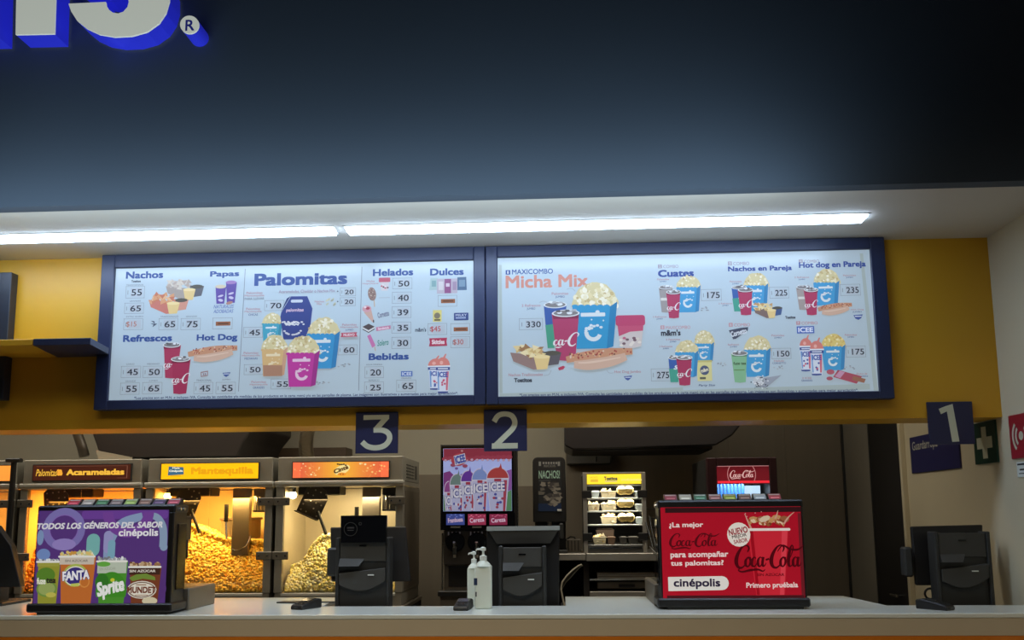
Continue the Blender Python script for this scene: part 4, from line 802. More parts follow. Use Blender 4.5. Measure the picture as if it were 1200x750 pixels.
# ------------------------------------------------------------------ hand sanitizer bottles
MILK = mat('milky_plastic', (222, 228, 214), .35, emit=0)
def bottle(px, py, hw, ztop, label, Y=None, yaw=0):
    c = atZ(px, py, H); t = thing('pump_bottle', label, 'bottle', (c.x, c.y, H), 'pump bottles on the counter'); h = ztop-H; bh = h*.76
    m = MB(); m.box(c.x-hw, c.x+hw, c.y-hw*.7, c.y+hw*.7, H, H+bh*.9, MILK, .010, 3)
    m.lathe([(hw*.96, 0), (hw*.8, bh*.05), (hw*.5, bh*.1), (hw*.36, bh*.115), (hw*.36, bh*.14)], (c.x, c.y, H+bh*.88), MILK, 20); m.build('body', t, smooth=True)
    m = MB(); z = H+bh*1.0; m.lathe([(hw*.42, 0), (hw*.42, h*.07), (hw*.2, h*.08), (hw*.14, h*.09), (hw*.14, h*.15), (hw*.34, h*.155), (hw*.34, h*.20), (hw*.1, h*.215)], (c.x, c.y, z), WHITE_PL, 18)
    m.tube([(c.x, c.y, z+h*.18), (c.x-hw*.75, c.y-.004, z+h*.175), (c.x-hw*.85, c.y-.004, z+h*.15)], [.007, .005, .004], WHITE_PL); m.build('pump', t, smooth=True)
    return t, c
t, c = bottle(566.5, 713, .046, 1.435, 'tall white pump bottle standing in front')
m = MB(); m.box(c.x-.0485, c.x-.030, c.y-.0335, c.y-.0315, 1.225, 1.262, mat('label_navy', (20, 40, 70), .5)); m.box(c.x-.040, c.x-.033, c.y-.0335, c.y-.0315, 1.165, 1.19, BLACK2); m.build('label', t)
bottle(555.5, 709.6, .036, 1.405, 'shorter white pump bottle half hidden behind the tall one')
# ================================================================== back of the shop
YP = 6.20
def glow(name, col, e): return mat(name, col, .4, emit=e)
# dark base units the machines stand on
def base_unit(x0, x1, y0, y1, z, label, doors):
    t = thing('base_cabinet', label, 'cabinet', ((x0+x1)/2, (y0+y1)/2, 0)); m = MB(); m.box(x0, x1, y0+.02, y1, .08, z-.03, DARK_IN); m.box(x0+.02, x1-.02, y0+.06, y1-.02, 0, .08, BLACK); m.build('body', t)
    m = MB(); m.box(x0-.005, x1+.005, y0-.01, y1, z-.03, z, STEEL_D, .004); m.build('worktop', t); w = (x1-x0)/doors
    for k in range(doors):
        m = MB(); m.box(x0+w*k+.006, x0+w*(k+1)-.006, y0, y0+.02, .10, z-.05, STEEL_D, .003); d = m.build('door', t)
        m = MB(); m.cyl((x0+w*(k+.85), y0-.025, .72), (x0+w*(k+.85), y0-.025, .88), .007, CHROME); m.build('handle', d)
ZB = 1.0
base_unit(-4.9, -1.06, YP+.0, 6.98, ZB, 'long dark cabinet under the popcorn machines', 6)
base_unit(-.85, -.28, 6.25, 6.95, .97, 'dark cabinet under the frozen drink machine', 1)

KV = []
def kernels():
    """four lumpy popcorn shapes"""
    for k in range(4):
        bm = bmesh.new(); bmesh.ops.create_icosphere(bm, subdivisions=1, radius=1)
        L = [Vector((random.gauss(0, 1), random.gauss(0, 1), random.gauss(0, 1))).normalized() for _ in range(5)]
        for v in bm.verts:
            d = v.co.normalized(); v.co = d*(.74+.36*max(max(0, d.dot(q))**3 for q in L)+random.uniform(-.06, .06))
        bm.verts.ensure_lookup_table(); KV.append((np.array([v.co[:] for v in bm.verts]), np.array([[q.index for q in f.verts] for f in bm.faces]))); bm.free()
kernels()
def heap(name, x0, x1, y0, y1, zb, prof, n, size, cols, label, lamp=None):
    """popcorn heap against the front glass; prof gives its crest height across"""
    rng = np.random.default_rng(5+int(abs(x0)*100))
    def top(x, y):
        u = (x-x0)/(x1-x0); z = np.interp(u, [q[0] for q in prof], [q[1] for q in prof]); d = (y-y0)/(y1-y0); return zb+(z-zb)*(1+.10*np.sin(d*3)-.1*d)
    P = []
    nf = int(n*.55)
    xs = rng.uniform(x0, x1, nf); zz = rng.uniform(0, 1, nf)
    for x, q in zip(xs, zz): P.append((x, y0+rng.uniform(0, .03)+.17*q**1.3, zb+.008+q*(top(x, y0)-zb-.008)))
    for x, y in zip(rng.uniform(x0, x1, n-nf), y0+.16+(y1-y0-.16)*rng.uniform(0, 1, n-nf)**1.5): P.append((x, y, top(x, y)+rng.uniform(-.012, .008)))
    V, F, MI, off = [], [], [], 0
    for p in P:
        kv, kf = KV[rng.integers(4)]; q = rng.normal(size=(3, 3)); q, _ = np.linalg.qr(q)
        V.append(kv@q*size*rng.uniform(.75, 1.25)+np.array(p)); F.append(kf+off); MI += [int(rng.integers(len(cols)))]*len(kf); off += len(kv)
    V = np.concatenate(V); F = np.concatenate(F)
    gx, gy = 16, 8; bv = []                                           # the body of the heap under the loose pieces
    for i in range(gx+1):
        for j in range(gy+1):
            x = x0+(x1-x0)*i/gx; y = y0+.20+(y1-y0-.20)*j/gy; bv.append((x, y, float(top(x, y))-.014))
    nb = len(V); c = (x0+x1)/2; o = Vector((c, (y0+y1)/2, zb))
    bf = [(nb+i*(gy+1)+j, nb+(i+1)*(gy+1)+j, nb+(i+1)*(gy+1)+j+1, nb+i*(gy+1)+j+1) for i in range(gx) for j in range(gy)]
    k = len(bv); bv += [(x0+(x1-x0)*i/gx, y0+.022, zb+.002) for i in range(gx+1)]; bf += [(nb+i*(gy+1), nb+k+i, nb+k+i+1, nb+(i+1)*(gy+1)) for i in range(gx)]
    me = bpy.data.meshes.new(name); me.from_pydata([tuple(Vector(v)-o) for v in V]+[tuple(Vector(v)-o) for v in bv], [], [tuple(int(i) for i in f) for f in F]+bf)
    for cc in cols: me.materials.append(cc)
    me.polygons.foreach_set('material_index', MI+[0]*len(bf)); me.polygons.foreach_set('use_smooth', [True]*len(MI)+[False]*len(bf)); me.update()
    ob = bpy.data.objects.new(name, me); COL.objects.link(ob); ob.location = o; tag(ob, label, 'popcorn', 'popcorn heaps in the machines', 'stuff'); return ob
def pcorn(name, c):
    m = mat(name, c, .6); b = m.node_tree.nodes['Principled BSDF']; b.inputs['Subsurface Weight'].default_value = .35; b.inputs['Subsurface Radius'].default_value = (1, .7, .4); b.inputs['Subsurface Scale'].default_value = .02; return m
CORN_B = [pcorn('butter_corn_a', (255, 206, 92)), pcorn('butter_corn_b', (252, 194, 72)), pcorn('butter_corn_c', (255, 222, 128))]
CORN_C = [pcorn('caramel_corn_a', (236, 160, 60)), pcorn('caramel_corn_b', (214, 130, 40)), pcorn('caramel_corn_c', (244, 190, 96))]
CORN_P = [pcorn('plain_corn_a', (246, 226, 150)), pcorn('plain_corn_b', (246, 222, 130)), pcorn('plain_corn_c', (252, 240, 196))]
WHITE_TRIM = mat('pale_trim', (206, 204, 194), .35, .3)
MSTEEL = mat('machine_grey_steel', (150, 146, 134), .42, .35, noise=.05, nscale=6, stretch=(25, 1, 1))
def popmachine(x0, x1, label, sign, lampcol, power, liner, vents=False, kettle=None, arms=True, lampx=.3, Y=YP, D=.74):
    t = thing('popcorn_machine', label, 'popcorn machine', ((x0+x1)/2, Y, ZB), 'popcorn machines along the back')
    zt, zh, zb = 2.004, 1.80, 1.085; yb = Y+D
    m = MB(); m.box(x0+.006, x1-.006, Y+.012, yb, zh+.035, zt, MSTEEL, .005); m.build('hood', t)
    m = MB(); m.box(x0-.008, x1+.004, Y-.012, Y+.03, zh+.018, zh+.038, WHITE_TRIM, .003); m.box(x0-.006, x1+.003, Y-.006, Y+.03, zh, zh+.018, WHITE_TRIM, .002); m.build('hood_trim', t, 'pale trim under the hood')
    m = MB(); m.box(x0+.006, x1-.006, Y+.02, yb, zh+.006, zh+.034, STEEL); m.build('inner_ceiling', t)
    m = MB(); m.box(x0+.006, x1-.006, Y+.004, yb, ZB, zb, MSTEEL, .004); m.box(x0+.05, x1-.05, Y-.002, Y+.006, zb-.02, zb-.006, WHITE_TRIM); m.build('base', t)
    for xa, xb_ in ((x0, x0+.052), (x1-.052, x1)):
        m = MB(); m.box(xa, xb_, Y, Y+.045, zb, zh, MSTEEL, .004); m.build('corner_post', t)
    m = MB(); m.box(x1-.010, x1-.002, Y+.046, yb-.002, zb, zh, STEEL_D); m.box(x1-.012, x1-.010, Y+.05, yb-.03, zb+.002, zh-.002, liner); m.box(x1-.004, x1+.001, Y+.10, yb-.05, zb+.02, zh-.03, mat('side_door_steel', (104, 94, 80), .4, .4, noise=.12, nscale=5, stretch=(1, 25, 1))); m.build('side_wall', t)
    m = MB(); m.box(x0+.002, x0+.010, Y+.046, yb-.002, zb, zh, STEEL_D); m.box(x0+.010, x0+.012, Y+.05, yb-.03, zb+.002, zh-.002, liner); m.build('side_wall', t)
    m = MB(); m.box(x0+.012, x1-.012, yb-.03, yb-.005, zb, zh, liner); m.build('back_wall', t)
    xm = (x0+x1)/2
    for xa, xb_ in ((x0+.053, xm-.002), (xm+.002, x1-.053)):
        m = MB(); m.box(xa, xb_, Y+.012, Y+.017, zb+.004, zh-.006, GLASS); m.build('glass_door', t)
    for zc in (1.70, 1.335):
        for xa, sx in ((x0, 1), (x1, -1)):
            m = MB(); m.box(xa-.012*sx, xa+.098*sx, Y-.012, Y-.001, zc-.027, zc+.027, mat('hinge_steel', (120, 114, 102), .35, .5), .003)
            for b in (.02, .078): m.cyl((xa+b*sx, Y-.012, zc), (xa+b*sx, Y-.016, zc), .006, CHROME)
            m.build('hinge', t)
    sx0, sx1 = x0+(x1-x0)*sign[0], x0+(x1-x0)*sign[1]
    m = MB(); m.box(sx0-.008, sx1+.008, Y-.002, Y+.013, 1.852, 1.974, BLACK2, .002); s = m.build('sign_frame', t)
    sign[2](s, sx0, sx1, 1.860, 1.966, Y-.0025)
    if vents:
        m = MB()
        for k in range(5):
            for j in range(3): m.box(x1-.007, x1-.003, Y+.16+j*.12, Y+.25+j*.12, 1.86+k*.022, 1.868+k*.022, BLACK)
        m.box(x1-.007, x1-.003, Y+.55, Y+.61, 1.86, 1.96, BLACK); m.build('vent_slots', t)
    m = MB(); lx = x0+(x1-x0)*lampx; m.box(lx-.14, lx+.16, Y+.10, Y+.26, zh-.055, zh+.004, DARK_IN, .006); m.cyl((lx-.22, Y+.25, zh+.006), (lx-.22, Y+.25, zh-.03), .03, CHROME, 14); m.build('lamp_box', t)
    m = MB(); m.lathe([(.006, -.028), (.022, -.02), (.028, 0), (.018, .022), (.008, .03)], (lx-.22, Y+.25, zh-.05), glow('bulb_%d_%d' % (lampcol[1], lampcol[2]), lampcol, 14), 14); m.build('bulb', t, smooth=True)
    l = bpy.data.lights.new('machine_lamp', 'AREA'); l.shape = 'RECTANGLE'; l.size = (x1-x0)*.6; l.size_y = .22; l.energy = power; l.color = lin(lampcol)[:3]
    o = bpy.data.objects.new('machine_lamp', l); COL.objects.link(o); o.location = ((x0+x1)/2, Y+.17, zh-.065); o.rotation_euler = (math.radians(12), 0, 0)
    if kettle:
        kx, kr, kz0, kz1, dark = kettle; CB_ = DARK_IN if dark else STEEL_D
        m = MB(); m.lathe([(kr*.86, 0), (kr*.97, .02), (kr, .06), (kr, kz1-kz0-.01), (kr*1.09, kz1-kz0-.006), (kr*1.09, kz1-kz0+.008), (kr*.95, kz1-kz0+.006)], (kx, Y+.36, kz0), STEEL_D, 28); k = m.build('kettle', t, smooth=True)
        m = MB(); m.box(kx+.01, kx+.135, Y+.14, Y+.19, kz0-.07, zh-.002, STEEL_D, .005); m.cyl((kx+.07, Y+.18, kz1-.03), (kx+.07, Y+.24, kz1-.03), .02, CHROME); m.build('kettle_bracket', t)
        m = MB(); m.tube([(kx-.02, Y+.11, kz1+.10), (kx-.02, Y+.11, kz1-.02)], .015, BLACK, 10); m.tube([(kx-.02, Y+.11, kz1-.02), (kx-.02, Y+.135, kz1-.14)], .007, CHROME); m.build('kettle_handle', t)
        m = MB(); m.tube([(kx+.06+.10*math.cos(a), Y+.13, kz1-.04+.18*math.sin(a)) for a in [-1.9+.18*i for i in range(9)]], .005, CHROME); m.build('cable_loop', t)
        m = MB(); m.box(kx+.14, x1-.07, Y+.20, Y+.40, 1.63, zh-.004, CB_, .004); m.box(kx+.14, x1-.075, Y+.19, Y+.20, 1.632, 1.642, CHROME); m.build('control_box', t)
        m = MB(); m.cyl((kx+.17, Y+.185, 1.642), (kx+.17, Y+.185, 1.74), .007, CHROME); m.cyl((kx+.195, Y+.185, 1.642), (kx+.195, Y+.185, 1.74), .006, CHROME); m.build('control_rod', t)
    return t
def dprint(Y, e): return Print(lambda u, v: (u, -v), (0, Y, 0), (1, 0, 0), (0, 0, 1), (0, -1, 0), e)
def panel(s, x0, x1, z0, z1, Y, col, e):
    m = MB(); m.box(x0, x1, Y-.003, Y, z0, z1, mat('lit_%d_%d_%d' % col, col, .3, emit=e)); m.build('lit_panel', s); return dprint(Y-.003, e)
def sign_butter(s, x0, x1, z0, z1, Y):
    p = panel(s, x0, x1, z0, z1, Y, (240, 180, 16), .95); w = x1-x0; a = x0+w*.07; b = x0+w*.235
    p.poly([(a+.004, -z1+.018), (b-.004, -z1+.024), (b, -z0-.032), (a, -z0-.026)], (60, 104, 130)); p.text('Maiz', a+.03, -z1+.022, b-.03, -z1+.036, (226, 224, 200), .04); p.text('Cinépolis', a+.008, -z1+.042, b-.008, -z1+.060, (236, 236, 220), .05); p.rect(a+.02, -z0-.026, b-.02, -z0-.02, (214, 170, 30))
    p.text('Mantequilla', x0+w*.31, -z1+.026, x0+w*.95, -z0-.02, (200, 140, 18), .045); p.text('Mantequilla', x0+w*.313, -z1+.028, x0+w*.947, -z0-.022, (232, 166, 24), .02)
    p.build('sign_print', s)
def sign_caramel(s, x0, x1, z0, z1, Y):
    p = panel(s, x0, x1, z0, z1, Y, (66, 30, 20), .8); w = x1-x0; g = (150, 100, 80)
    p.rect(x0+w*.03, -z1+.008, x1-w*.03, -z1+.0095, g); p.rect(x1-w*.035, -z1+.008, x1-w*.03, -z0-.012, g); p.rect(x1-w*.13, -z0-.0135, x1-w*.03, -z0-.012, g)
    c = (255, 196, 70); p.text('Palomitas', x0+w*.03, -z1+.028, x0+w*.25, -z0-.03, c, .01, .25)
    for k in range(9): p.ell(x0+w*.29+random.uniform(-.022, .022), -(z0+z1)/2+random.uniform(-.016, .016), .011, .009, (255, 176, 60), n=8)
    p.text('Acarameladas', x0+w*.345, -z1+.030, x1-w*.06, -z0-.034, c, .055); p.build('sign_print', s)
def sign_orange(s, x0, x1, z0, z1, Y):
    p = panel(s, x0, x1, z0, z1, Y, (232, 108, 70), .85); w = x1-x0; xm = (x0+x1)/2; h = z1-z0
    for k in range(16):
        q = .42*w*(1-k/16); t = k/15; p.lay += p.STEP; p.rect(xm-q, -z1, xm+q, -z0, (int(232+18*t), int(108+80*t), int(70-8*t)))
    for sgn in (-1, 1):
        for k in range(16):
            cx = xm+sgn*random.uniform(.2, .48)*w; cy = -random.uniform(z0+.01, z1-.01); r = random.uniform(.003, .009); p.ell(cx, cy, r, r*.8, random.choice([(255, 200, 120), (250, 226, 170), (255, 176, 100)]), n=7)
        for k in range(6):
            cx = xm+sgn*random.uniform(.25, .48)*w; cy = -random.uniform(z0+.02, z1-.02); p.stroke([(cx, cy), (cx+random.uniform(-.03, .03), cy+random.uniform(-.025, .025))], .0016, (255, 190, 110), n=1)
    p.ell(xm+.01, -(z0+z1)/2, .058, .030, (250, 226, 150), rot=-22); p.text('Cinta', xm-.05, -(z0+z1)/2-.018, xm+.056, -(z0+z1)/2+.012, (90, 60, 30), .06, .1, -20)
    for k in range(5): p.ell(xm-.02+k*.014, -z1+.02+random.uniform(-.006, .004), .008, .006, (90, 70, 40), n=7)
    p.ell(xm+.01, -z0-.022, .03, .011, (240, 150, 50)); p.ell(xm, -z0-.022, .004, .004, (90, 60, 30), n=8); p.ell(xm+.018, -z0-.022, .004, .004, (90, 60, 30), n=8); p.build('sign_print', s)
def sign_plain(s, x0, x1, z0, z1, Y): panel(s, x0, x1, z0, z1, Y, (240, 150, 60), .9).build('sign_print', s)
AMBER = mat('amber_liner', (236, 206, 140), .45, .1); GREYL = mat('steel_liner', (206, 196, 172), .4, .3)
popmachine(-1.950, -1.070, 'popcorn machine with an orange lit sign, rightmost in the row', (.13, .885, sign_orange), (255, 230, 176), 10, GREYL, vents=True, kettle=(at(430, 615, YP+.36).x, .13, 1.36, 1.56, True))
popmachine(-2.868, -1.976, 'popcorn machine with the yellow lit Mantequilla sign', (.12, .885, sign_butter), (255, 204, 116), 17, AMBER, kettle=(at(282.5, 615, YP+.36).x, .14, 1.40, 1.585, False))
popmachine(-3.762, -2.904, 'popcorn machine with the dark lit Acarameladas sign', (.10, .91, sign_caramel), (255, 186, 84), 16, AMBER, lampx=.36)
popmachine(-4.66, -3.80, 'popcorn machine cut off by the left edge of the view', (.13, .975, sign_plain), (255, 200, 120), 7, AMBER)
heap('popcorn_heap', -1.885, -1.085, 6.235, 6.80, 1.088, [(0, 1.24), (.1, 1.27), (.18, 1.38), (.26, 1.44), (.5, 1.46), (.75, 1.30), (1, 1.18)], 8000, .0122, CORN_P, 'pale yellow popcorn heap inside the machine with the orange sign')
heap('popcorn_heap', -2.853, -1.990, 6.235, 6.80, 1.088, [(0, 1.53), (.3, 1.51), (.45, 1.455), (.6, 1.42), (.8, 1.41), (1, 1.39)], 10500, .0122, CORN_B, 'golden popcorn heap inside the machine with the Mantequilla sign')
heap('popcorn_heap', -3.75, -2.92, 6.235, 6.80, 1.088, [(0, 1.36), (.3, 1.42), (.6, 1.40), (1, 1.36)], 4600, .0122, CORN_C, 'orange caramel popcorn heap behind the purple dispenser')
heap('popcorn_heap', -4.65, -3.82, 6.235, 6.80, 1.088, [(0, 1.2), (.6, 1.2), (1, 1.16)], 1200, .0112, CORN_C, 'low popcorn heap in the machine at the left edge')
# perforated scoops hooked up inside the machines
def scoop(cx, cz, y, rot, sc, label, rodang):
    t = thing('popcorn_scoop', label, 'scoop', (cx, y, cz), 'perforated scoops hung in the machines'); R = Matrix.Rotation(math.radians(rot), 3, 'Y'); PS = mat('dark_perforated_steel', (78, 70, 60), .45, .4); HOLE = mat('scoop_hole_pale', (206, 196, 170), .5)
    def tr(m): m.v = [R @ v*sc + Vector((cx, y, cz)) for v in m.v]; return m
    m = MB(); m.prism([(-.085, -.10), (.085, -.10), (.085, .06), (.05, .11), (-.04, .13), (-.085, .09)], 'y', 0, .006, PS, .001); m.box(-.085, .085, -.05, 0, -.10, -.094, PS); tr(m).build('blade', t)
    m = MB()
    for i in range(4):
        for j in range(5):
            if random.random() < .7: m.cyl((-.06+i*.04, -.0015, -.075+j*.04), (-.06+i*.04, .0, -.075+j*.04), .0055, HOLE, 8)
    tr(m).build('holes', t)
    m = MB(); a = math.radians(rodang); q = Vector((cx, y-.006, cz))+Vector((.035*sc, 0, -.06*sc)); m.tube([q, q+Vector((math.sin(a)*.17*sc, -.004, -math.cos(a)*.17*sc))], .011*sc, BLACK2, 10); m.build('handle', t)
    m = MB(); m.cyl((cx-.02, y+.003, cz+.10*sc), (cx-.02, y+.003, 1.80), .004, CHROME); m.build('hook', t)
c = at(367, 589, 6.27); scoop(c.x, c.z, 6.27, 24, 1.0, 'perforated scoop hung in the machine with the orange sign', 22)
c = at(219, 588, 6.27); scoop(c.x, c.z, 6.27, 20, 1.0, 'perforated scoop hung in the machine with the Mantequilla sign', 24)
c = at(66, 592, 6.27); scoop(c.x, c.z, 6.27, -6, 1.05, 'perforated scoop hung in the machine with the Acarameladas sign', 10)
# black T shaped stand pipe between the left machines
c = at(18, 540, 6.16); t = thing('stand_pipe', 'black T topped bracket post at the left edge between machines', 'bracket', (c.x, 6.13, 1.0)); m = MB(); m.box(c.x-.014, c.x+.014, 6.13, 6.16, 0, c.z, BLACK, .003); m.build('post', t); m = MB(); m.box(c.x-.052, c.x+.052, 6.12, 6.17, c.z-.012, c.z+.016, BLACK, .006); m.build('cross_bar', t)

# ------------------------------------------------------------------ frozen drink machine
yi = 6.30; x0, x1, zb, zt = rc(516, 520.5, 604.5, 705, yi); zb = .97
t = thing('frozen_drink_machine', 'black frozen drink machine with a bright picture screen of domed cups', 'drink machine', ((x0+x1)/2, yi, zb))
z_s = at(560, 621, yi).z
m = MB(); m.box(x0, x1+.01, yi+.02, yi+.16, z_s, zt, BLACK, .004); m.build('screen_housing', t)
sx0, sx1, sz0, sz1 = rc(519.6, 525.4, 599.8, 599, yi+.018)
m = MB(); m.box(sx0-.012, sx1+.012, yi+.008, yi+.02, sz0-.012, sz1+.014, BLACK_GLOSS, .002); m.box(x0, sx0-.012, yi+.006, yi+.02, z_s, zt, BLACK); m.box(sx1+.012, x1+.01, yi+.006, yi+.02, z_s, zt, BLACK); m.build('screen_bezel', t)
ICEB = (150, 164, 222)
m = MB(); m.box(sx0, sx1, yi+.0075, yi+.009, sz0, sz1, mat('icee_screen', ICEB, .2, emit=.44)); m.build('screen', t)
p = plane_print(yi+.0073, .46, ((130, 120, 160), .16))
p.poly([(519.8, 525.6), (599.6, 525.2), (599.6, 536), (519.8, 539)], (150, 44, 60)); 
for k in range(13): p.ell(522+k*6.2, 537.6-k*.1+random.uniform(-1, 1), 4, 2.6, (164, 56, 74)); p.ell(522+k*6.2, 538.8+random.uniform(-.5, 1), 1.7, 1.3, (214, 180, 206))
p.poly([(519.8, 554), (527, 552), (531, 556), (536, 561), (536, 573), (519.8, 575)], (130, 56, 130)); p.poly([(534, 560), (541, 555), (549, 556), (560, 566), (536, 570)], (126, 116, 190)); p.poly([(519.8, 580), (527, 580), (530, 598.6), (519.8, 598.8)], (96, 146, 90)); p.poly([(591, 578), (599.6, 574), (599.6, 598.4), (590, 598.6)], (90, 150, 96)); p.poly([(592, 552), (599.6, 550), (599.6, 574), (593, 576)], (150, 90, 176))
p.ell(538, 538.4, 9.4, 7.4, (184, 60, 70), rot=-14); p.ell(531, 545, 3.2, 2, (164, 70, 96)); p.ell(545, 546, 3, 2, (164, 70, 96)); p.ell(535, 549, 2, 1.4, (120, 90, 170)); p.ell(541.4, 528.4, 1.4, 1.2, (210, 150, 150))
p.poly([(531.6, 534.4), (544.6, 531.2), (546.6, 542), (533.4, 545.4)], (220, 226, 242)); p.text('ICEE', 533, 533.4, 545.4, 543, (50, 70, 170), .06, 0, -14)
def icecup(xl, xr, yt, yb, dome, full):
    cx = (xl+xr)/2; w = xr-xl
    p.ell(cx, yt+13, w*.49+.8, 13.4, (222, 214, 236), a0=180, a1=360, anchor=(cx, yt+8)); p.ell(cx, yt+13, w*.49, 12.4, dome, a0=180, a1=360, anchor=(cx, yt+8)); p.poly([(cx, yt+2), (cx+w*.1, yt-1.4), (cx+w*.14, yt-5), (cx+w*.2, yt+2)], dome)
    p.poly([(xl-.6, yt+12.6), (xr+.6, yt+12.6), (xr-w*.12, yb), (xl+w*.14, yb)], (224, 222, 240)); p.poly([(xl+.4, yt+14), (xr-.4, yt+14), (xr-w*.14, yb), (xl+w*.17, yb)], (196, 200, 236))
    p.rect(cx-w*.16, yt+13.4, cx+w*.16, yt+16.6, (166, 50, 66)); p.poly([(xr-w*.22, yt+15), (xr-w*.06, yt+15), (xr-w*.16, yb), (xr-w*.26, yb)], (176, 60, 76))
    p.text('ICEE' if full else 'ICE', xl+w*.08, yt+17, xl+w*(.84 if full else .98), yt+28.6, (34, 44, 130), .12, 0, -2); p.text('ICEE' if full else 'ICE', xl+w*.1, yt+17.4, xl+w*(.82 if full else .96), yt+28.2, (236, 238, 250), .05, 0, -2)
    for k in range(9): p.ell(random.uniform(xl+w*.2, xr-w*.22), random.uniform(yt+31, yb-2), w*.07, 1.6, random.choice([(64, 70, 160), (170, 60, 80), (230, 230, 244)]), n=7)
for a in ((520.6, 531, 564, 598.6, (150, 70, 140), 0), (527.4, 543.4, 555.4, 598.6, (110, 140, 130), 0), (540.2, 557, 551.4, 598.8, (100, 50, 160), 0), (553.2, 571.8, 549.4, 598.8, (128, 156, 220), 0), (570.6, 596, 547.6, 598.8, (184, 62, 56), 1)): icecup(*a)
p.build('screen_picture', t)
for (a, b), c, s in (((523, 544.4), (70, 84, 160), 'Frambuesa'), ((548.4, 569.4), (170, 60, 92), 'Cereza'), ((573.6, 594.4), (150, 50, 84), 'Cereza')):
    X0, X1, Z0, Z1 = rc(a, 602.4, b, 615.2, yi+.004); m = MB(); m.box(X0, X1, yi+.001, yi+.008, Z0, Z1, ink(c, .5)); o = m.build('flavour_screen', t)
    p = plane_print(yi+.001, .6); p.text(s, a+2, 606.6, b-2, 612, (220, 190, 214), .03, 0, -5)
    for k in range(8): p.ell(random.uniform(a+1, b-1), random.uniform(603, 606), 1.2, .7, tuple(min(255, q+50) for q in c), n=6)
    p.build('flavour_print', o)
    X0, X1, Z0, Z1 = rc(a+5, 616.8, b-5, 618.6, yi+.004); m = MB(); m.box(X0, X1, yi+.002, yi+.008, Z0, Z1, mat('grey_legend', (110, 106, 100), .5)); m.build('legend', t)
m = MB(); m.box(x0, sx1+.02, yi+.005, yi+.02, z_s, sz0-.012, BLACK_GLOSS); m.build('lower_bezel', t)
zf0 = at(560, 662, yi).z
m = MB(); m.box(x0+.02, x1-.0, yi+.06, yi+.62, zb+.10, z_s, STEEL_D, .006); m.box(x0+.02, x1, yi+.03, yi+.06, zf0, z_s-.002, mat('dark_front_plate', (70, 64, 58), .4, .3), .004); m.build('body', t)
m = MB(); m.box(x0+.05, x1-.02, yi+.055, yi+.062, zb+.14, zf0-.01, BLACK); m.build('splash_recess', t)
for cx in (533.5, 559.5, 586):
    c = at(cx, 635, yi+.03); f = MB(); f.lathe([(.066, -.012), (.066, -.02), (.06, -.028), (.02, -.03)], (c.x, yi+.04, c.z), BLACK_GLOSS, 28, 'y'); f.lathe([(.072, 0), (.072, -.012), (.066, -.012)], (c.x, yi+.04, c.z), BLACK2, 28, 'y'); o = f.build('barrel_door', t, smooth=True)
    f = MB(); f.box(c.x-.012, c.x+.012, yi-.03, yi+.012, c.z-.085, c.z-.03, BLACK2, .005); f.cyl((c.x, yi-.02, c.z-.04), (c.x, yi-.045, c.z+.0), .009, CHROME); f.cyl((c.x, yi-.01, c.z-.085), (c.x, yi-.01, c.z-.105), .010, STEEL); f.build('tap', o)
    f = MB()
    for k in range(4): f.box(c.x-.05+k*.026, c.x-.042+k*.026, yi+.022, yi+.031, z_s-.055, z_s-.012, mat('pale_indicator', (180, 176, 190), .3, emit=.05), .001)
    f.build('indicator', t)
m = MB(); m.box(x0-.01, x1-.01, yi-.05, yi+.08, zb+.085, zb+.12, BLACK, .004); m.build('drip_shelf', t); m = MB(); m.box(x0, x1, yi-.01, yi+.62, zb, zb+.085, STEEL_D, .005); m.build('base', t)
m = MB(); m.cyl((x0+.012, yi+.03, z_s-.02), (x0+.012, yi+.03, zb+.12), .007, CHROME); m.build('side_rail', t)
m = MB()
for k in range(9): m.box(x1+.008, x1+.013, yi+.05, yi+.14, z_s+.06+k*.022, z_s+.07+k*.022, BLACK2)
m.build('side_vent', t)

# ------------------------------------------------------------------ back counter with the nacho equipment
yk = 6.50; zk = at(700, 648.5, yk).z; zk0 = at(700, 657.6, yk).z; xa = at(632, 652, yk).x; xb = at(776, 652, yk).x
t = thing('prep_counter', 'stainless prep counter with drawers below the nacho warmer', 'counter', (.3, yk, 0)); xs = at(687, 652, yk).x
m = MB(); m.box(xa, xs-.002, yk+.02, 7.3, zk0+.004, zk-.002, STEEL, .004); m.box(xs, xb, yk, 7.3, zk0, zk, STEEL, .004); m.build('worktop', t)
m = MB(); m.box(xa+.02, xb-.02, yk+.55, 7.28, .05, zk0, DARK_IN); m.box(xa+.02, xa+.05, yk+.06, 7.2, 0, zk0, DARK_IN); m.box(xb-.05, xb-.02, yk+.06, 7.2, 0, zk0, DARK_IN); m.box(xs-.02, xs+.02, yk+.06, 7.2, 0, zk0, DARK_IN); m.box(xs+.02, xb-.05, yk+.07, yk+.55, .05, 1.02, DARK_IN); m.build('frame', t)
q = rc(700, 671.2, 768, 680, yk+.06); m = MB(); m.box(q[0], q[1], yk+.06, yk+.5, q[2], q[3], STEEL, .002)
for k in range(3): m.box(q[0]+.004, q[1]-.004, yk+.055, yk+.06, q[2]+.008+k*.016, q[2]+.014+k*.016, STEEL_D)
m.build('rail_shelf', t); q2 = rc(691, 678.6, 774, 680, yk+.04); m = MB(); m.box(q2[0], q2[1], yk+.03, yk+.06, q2[2], q2[3]+.004, CHROME, .001); m.build('rail', t)
q = rc(700, 681.4, 765, 689.6, yk+.06); m = MB(); m.box(q[0], q[1], yk+.055, yk+.5, q[2], q[3], STEEL_D, .003); d = m.build('drawer', t); h = rc(725, 684.4, 744, 688, yk+.054); m = MB(); m.box(h[0], h[1], yk+.045, yk+.056, h[2], h[3], BLACK, .003); m.build('recessed_pull', d)
